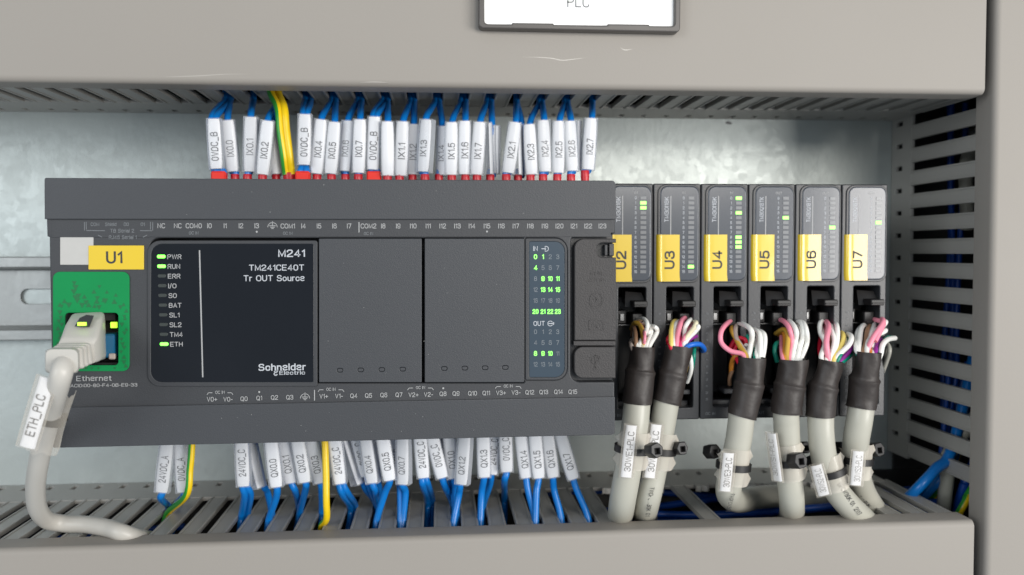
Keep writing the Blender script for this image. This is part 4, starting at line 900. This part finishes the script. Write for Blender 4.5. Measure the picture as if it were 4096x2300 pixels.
# ------------------------------------------------------------------ multi-core cables
A3 = lambda zx, zy, Y: at(2048+zx/1.883, 768+zy/1.883, Y)
A4 = lambda zx, zy, Y: at(3072+zx/1.883, 768+zy/1.883, Y)
def cable(desc, jacket, jr, shrink, sr, cores, conv, plug, tag, cardpx, Yc, tie, heads, twist=0, ink='ink', jt=None, lift=0):
    path = spline(jacket, 8); o = thing('multicore_cable', desc, 'cable', jacket[0], 'grey multicore cables with black sleeves')
    mk('jacket', tube(path, jr, 24), 'grey_cable', o)
    sp = spline(shrink, 8); n = len(sp); ph = random.uniform(0, 6)
    def shr(t, a):
        up = min(1, max(0, (.46-t)/.07)); q = .93-.05*up if t < .46 else 1.0
        q += up*(.065*math.cos(2*a+ph)+.03*math.cos(5*a+ph*2+t*6))*(1-.35*t)+.045*math.exp(-((t-.49)/.035)**2)+.012*math.sin(3*a+t*14+ph)+(.03*math.cos(a*3+ph) if t > .97 else 0)
        return sr*q
    sp = spline(shrink, 12); n = len(sp)
    V, F = tube(sp, 1, 36, cap=False, rf=shr)
    # hollow upper end
    V2, F2 = tube([sp[0]-(sp[1]-sp[0])*-.3, sp[min(5, n-1)]], sr*.78, 24, cap=False)
    mk('heat_shrink', join((V, F), (V2, [f[::-1] for f in F2])), 'shrink', o)
    for i, c in enumerate(cores):
        col, r_, pts = c[0], c[1], c[2:]
        P = []
        m_ = len(pts)
        for j, p in enumerate(pts): P.append(conv(p[0], p[1], p[2] if len(p) > 2 else 38-16*(j/(m_-1))))
        end = P[-1]+(sp[3]-sp[0]).normalized()*4; tgt = sp[3]; end = end.lerp(Vector((tgt.x, tgt.y, end.z)), .45)
        if len(c) and not (col.endswith('*')): P.append(end)
        mk('core_wire', tube(spline(P, 6), r_, 10), 'core_'+col[0], o)
    if plug: mk('plug', join(bbox(plug[0], plug[1], 36, 48, plug[2], plug[3], .35), bbox(plug[0]+.6, plug[1]-.6, 35.3, 37, plug[2]+.8, plug[2]+1.6, .1)), 'black', o)
    # marker: clear clip round the cable, tie, printed card
    if tie:
        tc = at(tie[0], tie[1], tie[2]); ax = (at(*cardpx[1], Yc)-at(*cardpx[0], Yc)).normalized()
        p0, p1 = tc-ax*1.0, tc+ax*1.0
        wv = Vector((1, 0, 0)); wv = (wv-ax*wv.dot(ax)).normalized(); nv = ax.cross(wv); nv = nv if nv.y < 0 else -nv
        V, F = [], []
        H_, rad = 6.8, jr+.75
        for q in range(2):
            pass
        seg = 14; spn = (-20, 200)
        rows = (-H_, -H_*.55, H_*.55, H_)
        for f in rows:
            for k in range(seg+1):
                a = R(spn[0]+(spn[1]-spn[0])*k/seg); flare = 1.3 if abs(f) == H_ and (k < 3 or k > seg-3) else 0
                V.append(tc+ax*(f*(1 if 3 <= k <= seg-3 else .62))+wv*math.cos(a)*(rad+flare)+nv*math.sin(a)*(rad+.25))
        for i_ in range(3):
            for k in range(seg): F.append((i_*(seg+1)+k, i_*(seg+1)+k+1, (i_+1)*(seg+1)+k+1, (i_+1)*(seg+1)+k))
        mk('marker_clip', (V, F), 'clipmilk', o, ang=60)
        V, F = [], []
        for k in range(24):
            a = 2*math.pi*k/24
            for rr_, f in ((rad+.35, -1.25), (rad+.95, -1.25), (rad+.95, 1.25), (rad+.35, 1.25)): V.append(tc+ax*f+wv*math.cos(a)*rr_+nv*math.sin(a)*rr_)
        for k in range(24):
            for j in range(4): F.append((k*4+j, k*4+(j+1) % 4, ((k+1) % 24)*4+(j+1) % 4, ((k+1) % 24)*4+j))
        tb = mk('cable_tie', (V, F), 'black', o)
        for (hx, hy, hY, hs, rot) in heads:
            c = at(hx, hy, hY); ol = [(hs*math.cos(R(rot+60*k))*(1 if k % 3 else .92), hs*math.sin(R(rot+60*k))) for k in range(6)]
            V, F = plate([rpoly([(x_, z_, .35) for x_, z_ in ol], 2), rr(-hs*.28, hs*.38, -hs*.42, hs*.2, .1)], -3., 2.4, .35)
            Vb, Fb = box(-hs*.6, hs*.6, -.6, 2, -hs*.6, hs*.6)
            Rm = Matrix.Rotation(R(16), 3, 'Z') @ Matrix.Rotation(R(-12), 3, 'X')
            mk('tie_head', join(([Rm @ Vector(v)+c for v in V], F), ([Rm @ Vector(v)+c for v in Vb], Fb)), 'black', tb)
    card(o, cardpx[0], cardpx[1], Yc, tag, width=4.1, twist=twist, cap=2.35, thick=1.9, taper=.97, inkk=ink, name='marker_sleeve', twid=(at(*cardpx[1], Yc)-at(*cardpx[0], Yc)).length*.76, bold=-.013, sw=.75, smat='milky')
    if jt:
        s, (tx0, ty0), (tx1, ty1), Yt, h_ = jt
        a_, b_ = at(tx0, ty0, Yt[0]), at(tx1, ty1, Yt[1]); d_ = (b_-a_); u_ = d_.normalized(); up_ = Vector((0, -1, 0)).cross(u_).normalized()
        up_ = Vector((-u_.z, 0, u_.x)).normalized()
        text(s, (a_+b_)/2, h_, 'ink', o, right=u_, up=up_, width=d_.length, bend=(jr+.2, 0))
    return o
def pl_(i): x0 = MX0+i*MP; return (x0+11.2, x0+15.3, ZB+35.6, ZB+40.8)
n_ = lambda px, py, Y: at(px, py, Y)
cable('grey multicore cable with clear 30WE1-PLC marker, nearest the controller',
      [n_(2562, 1500, 22), n_(2549, 1604, 21), n_(2541, 1691, 20), n_(2524, 1800, 20), n_(2507, 1904, 20), n_(2492, 1990, 23), n_(2484, 2042, 31), n_(2480, 2062, 42), n_(2478, 2068, 60), n_(2470, 2070, 85)], 4.95,
      [n_(2571, 1384, 22), n_(2569, 1420, 22), n_(2561, 1490, 22), n_(2552, 1570, 21), n_(2549, 1611, 21)], 5.45,
      [('w', .85, (905, 985, 42), (985, 955, 30), (1020, 1005, 24), (990, 1090), (960, 1150)), ('w', .8, (960, 985, 40), (1035, 1010, 28), (1050, 1060), (1015, 1150)), ('w', .85, (985, 1010, 40), (1070, 1015, 26), (1092, 1055), (1040, 1150)),
       ('g', .9, (900, 1030, 42), (925, 985, 34), (965, 1005), (985, 1070), (990, 1150)), ('n', .8, (905, 1080, 42), (915, 1020, 36), (930, 1060), (935, 1150)), ('w', .8, (925, 1040, 38), (925, 1090), (940, 1150)),
       ('p', .6, (895, 962, 42), (940, 975, 36), (980, 1010, 34), (1000, 1080)), ('q', .8, (905, 1110, 40), (895, 1130), (900, 1160)), ('w', .8, (1000, 1030, 36), (1030, 1050, 27), (1020, 1100), (995, 1150)), ('c', .7, (990, 1040, 34), (1000, 1100), (985, 1150))],
      A3, pl_(0), '30WE1-PLC', ((2506, 1910), (2528, 1702)), 13.0, (2529, 1795, 20), [(2612, 1801, 8, 2.9, 20)])
cable('grey multicore cable whose 30WE2-PLC marker is crossed by a black tie head',
      [n_(2682, 1520, 24), n_(2667, 1601, 24), n_(2652, 1691, 25), n_(2632, 1800, 26), n_(2612, 1904, 26), n_(2595, 1983, 27), n_(2583, 2035, 34), n_(2578, 2055, 46), n_(2578, 2060, 62), n_(2590, 2062, 88)], 4.75,
      [n_(2714, 1382, 24), n_(2710, 1420, 24), n_(2690, 1500, 24), n_(2676, 1570, 24), n_(2666, 1608, 24)], 5.35,
      [('y', .85, (1265, 975, 42), (1220, 975, 34), (1200, 1040), (1200, 1140)), ('w', .85, (1290, 965, 42), (1240, 985, 32), (1225, 1050), (1220, 1150)), ('p', 1.0, (1330, 945, 42), (1290, 955, 34), (1260, 1020), (1238, 1150)), ('w', .85, (1370, 945, 42), (1330, 975, 30), (1300, 1040), (1305, 1140)),
       ('p', .8, (1360, 965, 40), (1340, 1010, 34), (1320, 1060), (1300, 1100)), ('c', .85, (1330, 985, 42), (1385, 980, 30), (1370, 1020), (1320, 1090)), ('w', .9, (1320, 1000, 42), (1400, 1010, 28), (1380, 1050), (1320, 1110)), ('w', .8, (1300, 990, 36), (1290, 1050), (1300, 1120)),
       ('r', .9, (1215, 1060, 38), (1180, 1100, 28), (1180, 1140), (1195, 1160)), ('m', .9, (1285, 1060, 36), (1270, 1100, 26), (1270, 1160)), ('m', .8, (1300, 1130, 32), (1290, 1150), (1285, 1170)), ('v', .85, (1420, 1085, 40), (1370, 1090, 30), (1330, 1120), (1300, 1165)),
       ('t*', .8, (1390, 1150, 34), (1372, 1180, 28), (1368, 1250, 26), (1355, 1330, 30)), ('w*', .9, (1330, 1160, 30), (1345, 1250, 26), (1348, 1340, 27), (1318, 1430, 32)), ('g*', .7, (1385, 1175, 34), (1360, 1220, 32), (1320, 1310, 34), (1310, 1350, 36)), ('b', .95, (1400, 1200, 38), (1448, 1190, 30), (1420, 1150, 24), (1360, 1148, 21), (1310, 1175, 21))],
      A3, pl_(1), '30WE2-PLC', ((2600, 1912), (2628, 1699)), 18.2, (2638, 1798, 26), [(2714, 1793, 22, 2.7, 0)],
      jt=('TWDFCW30K 01', (2609, 1950), (2590, 2066), (20.4, 24.5), 1.7))
cable('grey multicore cable with the 30WE3-PLC marker that loops right inside the duct',
      [n_(2990, 1545, 20), n_(2968, 1657, 20), n_(2957, 1744, 21), n_(2940, 1830, 22), n_(2922, 1904, 23), n_(2914, 1960, 26), n_(2925, 1990, 34), n_(2960, 2002, 46), n_(3030, 1990, 60), n_(3110, 1985, 72), n_(3200, 1985, 80), n_(3330, 1990, 86)], 4.85,
      [n_(3007, 1428, 20), n_(3005, 1465, 20), n_(2996, 1540, 20), n_(2978, 1620, 20), n_(2966, 1664, 20)], 5.4,
      [('p', .95, (1700, 965, 42), (1640, 975, 36), (1580, 1040, 28), (1575, 1130, 26), (1640, 1195, 24), (1740, 1225, 22)), ('g', .95, (1670, 985, 42), (1655, 1040, 34), (1690, 1110, 30), (1720, 1170, 26), (1760, 1230)), ('q', .9, (1720, 970, 42), (1685, 1020, 34), (1690, 1100, 30), (1740, 1180, 26), (1770, 1240)),
       ('w', 1.0, (1680, 985, 42), (1750, 1000, 30), (1805, 1050, 24), (1800, 1150), (1780, 1250)), ('w', .95, (1770, 1045, 40), (1830, 1040, 30), (1870, 1090, 25), (1865, 1250)), ('w', .95, (1810, 1045, 40), (1880, 1055, 28), (1905, 1110, 24), (1885, 1255)), ('w', .9, (1790, 1060, 42), (1850, 1080, 32), (1850, 1150), (1840, 1250)),
       ('r', .85, (1640, 1180, 34), (1690, 1105, 32), (1755, 1115, 31), (1750, 1180, 30), (1690, 1240, 30)), ('r', .8, (1660, 1230, 34), (1700, 1140, 33), (1740, 1140, 33), (1735, 1240, 30)), ('t', .75, (1700, 1060, 40), (1760, 1075, 34), (1785, 1130, 31), (1760, 1200, 30)), ('t', .75, (1800, 1150, 30), (1820, 1190, 28), (1830, 1250)),
       ('o*', .9, (1740, 1215, 30), (1680, 1240, 30), (1655, 1290, 34), (1650, 1370, 38)), ('n*', .8, (1660, 1340, 36), (1640, 1400, 38), (1640, 1450, 40)), ('s', .8, (1800, 1080, 40), (1830, 1110, 34), (1815, 1200, 30)), ('w', .8, (1765, 1150, 28), (1770, 1210), (1755, 1250))],
      A3, pl_(2), '30WE3-PLC', ((2903, 1966), (2918, 1813)), 15.4, (2934, 1862, 22), [(2845, 1806, 27, 2.9, 10)],
      jt=('TWDFCW30K', (2932, 1975), (2912, 2048), (19.6, 23), 1.5))
cable('grey multicore cable with its clear marker turned edge on, between the 30WE3 and 30WS2 cables',
      [n_(3156, 1545, 20), n_(3145, 1645, 20), n_(3146, 1700, 21), n_(3151, 1798, 22), n_(3158, 1904, 22), n_(3166, 1990, 24), n_(3168, 2035, 32), n_(3168, 2052, 44), n_(3165, 2058, 60), n_(3150, 2062, 85)], 4.75,
      [n_(3173, 1436, 20), n_(3172, 1470, 20), n_(3158, 1545, 20), n_(3148, 1610, 20), n_(3145, 1652, 20)], 5.7,
      [('p', .95, (60, 955, 42), (120, 975, 32), (165, 1040, 26), (180, 1140), (160, 1260)), ('w', 1.0, (110, 945, 42), (175, 985, 30), (212, 1050, 25), (205, 1130), (180, 1260)), ('w', .95, (180, 990, 40), (240, 980, 30), (268, 1050, 25), (250, 1140), (215, 1260)), ('w', .95, (200, 980, 42), (262, 985, 29), (292, 1060, 24), (290, 1150), (245, 1260)), ('w', .9, (190, 1010, 42), (235, 1030, 32), (240, 1120), (225, 1260)),
       ('g', .95, (60, 1065, 40), (120, 1035, 32), (150, 1090, 27), (140, 1250)), ('o', .85, (80, 1075, 40), (120, 1060, 34), (128, 1140, 29), (125, 1250)), ('p', .8, (100, 1090, 36), (100, 1160, 30), (110, 1250)), ('t*', .9, (120, 1130, 38), (65, 1140, 32), (50, 1200, 30), (70, 1280, 30)), ('r', .7, (110, 1050, 42), (140, 1120, 34), (150, 1200, 30)), ('q', .8, (130, 1120, 36), (115, 1200, 30), (110, 1260))],
      A4, pl_(3), '30WS1-PLC', ((3106, 1924), (3080, 1734)), 16.0, (3152, 1842, 22), [(3184, 1842, 13, 3.2, 10), (3205, 1790, 34, 2.6, 0)], twist=-66, ink='ink_grey')
cable('grey multicore cable with the tilted 30WS2-PLC marker, bending right into the duct',
      [n_(3290, 1545, 20), n_(3283, 1657, 20), n_(3285, 1744, 20), n_(3294, 1820, 21), n_(3312, 1895, 22), n_(3346, 1962, 24), n_(3395, 2022, 27), n_(3450, 2075, 32), n_(3500, 2120, 40), n_(3560, 2160, 55)], 4.8,
      [n_(3324, 1442, 20), n_(3318, 1475, 20), n_(3294, 1550, 20), n_(3284, 1620, 20), n_(3283, 1664, 20)], 5.4,
      [('w', .95, (440, 965, 42), (395, 985, 34), (395, 1060, 30), (430, 1140, 27), (400, 1240)), ('p', 1.05, (420, 955, 42), (455, 1010, 30), (440, 1130, 23), (455, 1280)), ('p', .85, (410, 960, 42), (430, 1060, 34), (420, 1180, 28), (400, 1250)), ('w', .9, (480, 955, 42), (480, 1040, 30), (500, 1130, 25), (465, 1270)), ('w', .9, (490, 985, 40), (520, 1010, 30), (520, 1130, 26), (480, 1270)),
       ('y', .95, (520, 1040, 40), (565, 1075, 30), (555, 1150, 26), (500, 1250)), ('c', .85, (540, 1060, 40), (580, 1100, 31), (560, 1170, 27), (510, 1260)), ('w', 1.0, (560, 1060, 40), (625, 1085, 28), (610, 1150, 24), (530, 1230, 22), (490, 1290)), ('t', .7, (550, 1065, 42), (600, 1090, 33), (590, 1150, 30), (550, 1220)), ('v', .95, (590, 1110, 40), (635, 1135, 30), (610, 1200, 25), (530, 1290)), ('t', .9, (600, 1200, 34), (625, 1220, 28), (590, 1255, 24), (545, 1295)),
       ('r', .7, (420, 1010, 42), (395, 1100, 36), (385, 1200, 32)), ('w', .8, (420, 1000, 40), (410, 1080, 32), (440, 1180, 28), (440, 1260)), ('n', .8, (460, 980, 42), (470, 1090, 34), (470, 1200, 28))],
      A4, pl_(4), '30WS2-PLC', ((3298, 1982), (3266, 1862)), 13.6, (3318, 1884, 22), [(3252, 1846, 26, 2.4, 20)], twist=-10, ink='ink_grey',
      jt=('DFCW30K 01  2117', (3358, 1934), (3442, 2060), (17.6, 22.5), 1.9))
cable('grey multicore cable with the upright 30WS3-PLC marker, nearest the right duct',
      [n_(3462, 1520, 22), n_(3446, 1622, 22), n_(3436, 1690, 22), n_(3424, 1764, 24), n_(3422, 1850, 30), n_(3446, 1950, 40), n_(3484, 2020, 46), n_(3530, 2075, 52), n_(3600, 2120, 62)], 4.85,
      [n_(3476, 1408, 20), n_(3472, 1450, 20), n_(3458, 1520, 21), n_(3450, 1590, 22), n_(3445, 1630, 22)], 5.5,
      [('p', 1.0, (780, 945, 42), (862, 960, 32), (850, 1010, 27), (790, 1100, 23), (740, 1220)), ('p', .9, (760, 945, 42), (820, 965, 34), (870, 985, 30), (850, 1040, 26)), ('w', 1.0, (750, 990, 42), (705, 1020, 33), (690, 1110, 27), (680, 1210)), ('w', .85, (720, 1000, 42), (680, 1040, 34), (665, 1110, 29), (665, 1190)), ('t', .8, (700, 1010, 42), (668, 1080, 35), (655, 1170, 30), (665, 1200)),
       ('n', .95, (790, 980, 42), (750, 1040, 32), (735, 1140, 26), (715, 1215)), ('w', .9, (810, 955, 42), (795, 1020, 33), (760, 1100, 28), (745, 1180)), ('w', .9, (830, 990, 42), (885, 975, 33), (870, 1005, 31), (810, 1050, 30)), ('w', .9, (830, 1030, 42), (885, 1040, 32), (860, 1060, 30), (800, 1090, 29)), ('o', .8, (760, 1110, 36), (765, 1160, 28), (770, 1220)), ('v', 1.0, (880, 1105, 38), (835, 1120, 30), (815, 1170, 25), (805, 1225)),
       ('t', .8, (940, 1095, 38), (895, 1100, 31), (860, 1150, 27), (830, 1225)), ('w', 1.0, (955, 1100, 37), (905, 1110, 29), (865, 1150, 24), (845, 1230)), ('s*', .9, (890, 1130, 34), (915, 1190, 30), (890, 1280, 32), (845, 1400, 36)), ('s*', .75, (900, 1180, 36), (880, 1300, 34), (830, 1390, 38)), ('w', .8, (800, 1110, 34), (790, 1170, 28), (790, 1220))],
      A4, pl_(5), '30WS3-PLC', ((3426, 1942), (3438, 1806)), 15.2, (3425, 1838, 27), [(3355, 1790, 36, 2.6, 0), (3497, 1798, 34, 3.0, 10)], ink='ink_grey',
      jt=('DFCW30K', (3436, 1955), (3480, 2030), (34.5, 39), 1.7))

# ------------------------------------------------------------------ network cable
nc = thing('network_cable', 'pale grey network cable plugged into the green port with an ETH_PLC marker', 'cable', at(300, 1360, 5), None)
jp = [at(262, 1436, -24), at(247, 1490, -30), at(224, 1575, -25), at(200, 1660, -15), at(172, 1770, -4), at(153, 1860, 4), at(142, 1950, 14), at(150, 2030, 24), at(185, 2078, 32), at(250, 2094, 36), at(340, 2098, 35), at(430, 2112, 31), at(490, 2132, 28), at(545, 2150, 32), at(600, 2158, 44)]
mk('jacket', tube(spline(jp, 8), 3.15, 24), 'beige_cable', nc)
def sec(c, w_, h_, u_, v_, r_=.28, n=5):
    L = rpoly([(-w_/2, -h_/2, r_*h_), (w_/2, -h_/2, r_*h_), (w_/2, h_/2, r_*h_), (-w_/2, h_/2, r_*h_)], 4)
    return [c+u_*x+v_*z for x, z in L]
# boot: lofted sections leaning out and down from the port
def S4(tl, tr, br, bl, Y, r_=.13):
    a, b, c, d = at(*tl, Y), at(*tr, Y), at(*br, Y), at(*bl, Y)
    out = []
    P = [a, b, c, d]
    for i in range(4):
        p, q, s = P[i], P[i-1], P[(i+1) % 4]
        for k in range(5):
            t = k/4; A = p.lerp(q, r_); B = p.lerp(s, r_); H = A.lerp(p, .55).lerp(B.lerp(p, .55), t)
            out.append((A*(1-t)**2+p*2*t*(1-t)+B*t*t))
    return out
secs = [S4((300, 1249), (420, 1246), (428, 1440), (262, 1440), 6), S4((282, 1256), (417, 1248), (424, 1438), (256, 1444), -2), S4((262, 1290), (408, 1278), (418, 1440), (246, 1448), -8),
        S4((243, 1345), (392, 1346), (400, 1448), (232, 1458), -14), S4((234, 1366), (376, 1366), (384, 1452), (226, 1464), -16)]
bt = mk('plug_boot', loft(secs), 'beige_cable', nc, ang=60)
# ribs
for i, (tl, tr, br, bl, Y) in enumerate((((226, 1374), (362, 1371), (372, 1458), (214, 1468), -18), ((214, 1382), (348, 1379), (356, 1466), (204, 1474), -20.5), ((200, 1390), (332, 1387), (340, 1474), (194, 1482), -23))):
    inn = S4((tl[0]+6, tl[1]+5), (tr[0]-6, tr[1]+5), (br[0]-8, br[1]-5), (bl[0]+6, bl[1]-5), Y+1.2)
    mk('boot_rib', loft([inn, S4(tl, tr, br, bl, Y+.6), S4(tl, tr, br, bl, Y-.5), S4((tl[0]+6, tl[1]+5), (tr[0]-6, tr[1]+5), (br[0]-8, br[1]-5), (bl[0]+6, bl[1]-5), Y-1.2)]), 'beige_cable', bt, ang=60)
mk('boot_collar', loft([S4((188, 1392), (318, 1390), (322, 1484), (186, 1490), -24, .2), S4((180, 1394), (314, 1394), (316, 1494), (180, 1494), -27, .2), S4((184, 1397), (311, 1397), (313, 1492), (183, 1492), -29, .25)]), 'beige_cable', bt, ang=60)
h = [at(313, 1300, -7.0), at(368, 1300, -7.0), at(372, 1262, -5.2), at(345, 1260, -4.4), at(322, 1275, -5.4)]
V = [at(298, 1306, -11.6), at(358, 1308, -11.6), at(376, 1262, -8), at(346, 1259, -7.6), at(318, 1272, -8.6)]
mk('boot_window', (V, [tuple(range(5))]), 'module', bt)
a, b = at(310, 1303, -12.2), at(343, 1289, -12.2)
mk('light_in_window', bbox(a.x, b.x, -12.4, -11.4, a.z, b.z, .1), 'led_yellow', bt)
a, b = at(418, 1430, 2), at(462, 1335, 2); mk('plug_body', bbox(a.x-3, b.x, 1, 8, a.z, b.z, .5), 'blue_jack', nc)
a, b = at(440, 1436, 2), at(466, 1412, 2); mk('plug_wire', bbox(a.x, b.x, 0.6, 2, a.z, b.z, .3), 'core_q', nc)
# marker on network cable
cpx = ((104, 1790), (186, 1512))
card(nc, cpx[0], cpx[1], -30, 'ETH_PLC', width=4.6, cap=2.7, thick=1.6, taper=.99, twid=12.6, tpos=-.8, inkk='ink_soft', sw=.9, smat='milky')
ax = (at(*cpx[1], -24)-at(*cpx[0], -24)).normalized()
for (px, py, Y, r0_, H_, mt, nm) in ((196, 1676, -14, 5.0, 9.5, 'milky', 'marker_clip'), (197, 1674, -14, 4.6, 1.5, 'black', 'cable_tie')):
    tc = at(px, py, Y); V, F = [], []; wv = Vector((1, 0, 0)); wv = (wv-ax*wv.dot(ax)).normalized(); nv = ax.cross(wv); nv = nv if nv.y < 0 else -nv
    seg = 20; full = 360 if nm == 'cable_tie' else 250; s0 = -35
    for f in ((-H_, H_) if nm == 'cable_tie' else (-H_, -H_*.35, H_*.35, H_)):
        for k in range(seg+1):
            a_ = R(s0+full*k/seg); fl = random.uniform(-1.2, 1.2) if nm == 'marker_clip' and abs(f) == H_ else 0
            V.append(tc+ax*(f+fl)+wv*math.cos(a_)*(r0_+abs(fl)*.4)+nv*math.sin(a_)*r0_)
    rows = len(V)//(seg+1)
    for i_ in range(rows-1):
        for k in range(seg): F.append((i_*(seg+1)+k, i_*(seg+1)+k+1, (i_+1)*(seg+1)+k+1, (i_+1)*(seg+1)+k))
    ob = mk(nm, (V, F), mt, nc, ang=60)
c = at(247, 1672, -12); mk('tie_head', bbox(c.x-1.2, c.x+1.2, c.y-1.5, c.y+2, c.z-1.3, c.z+1.3, .3), 'black', ob)

bpy.data.objects.remove(_co)
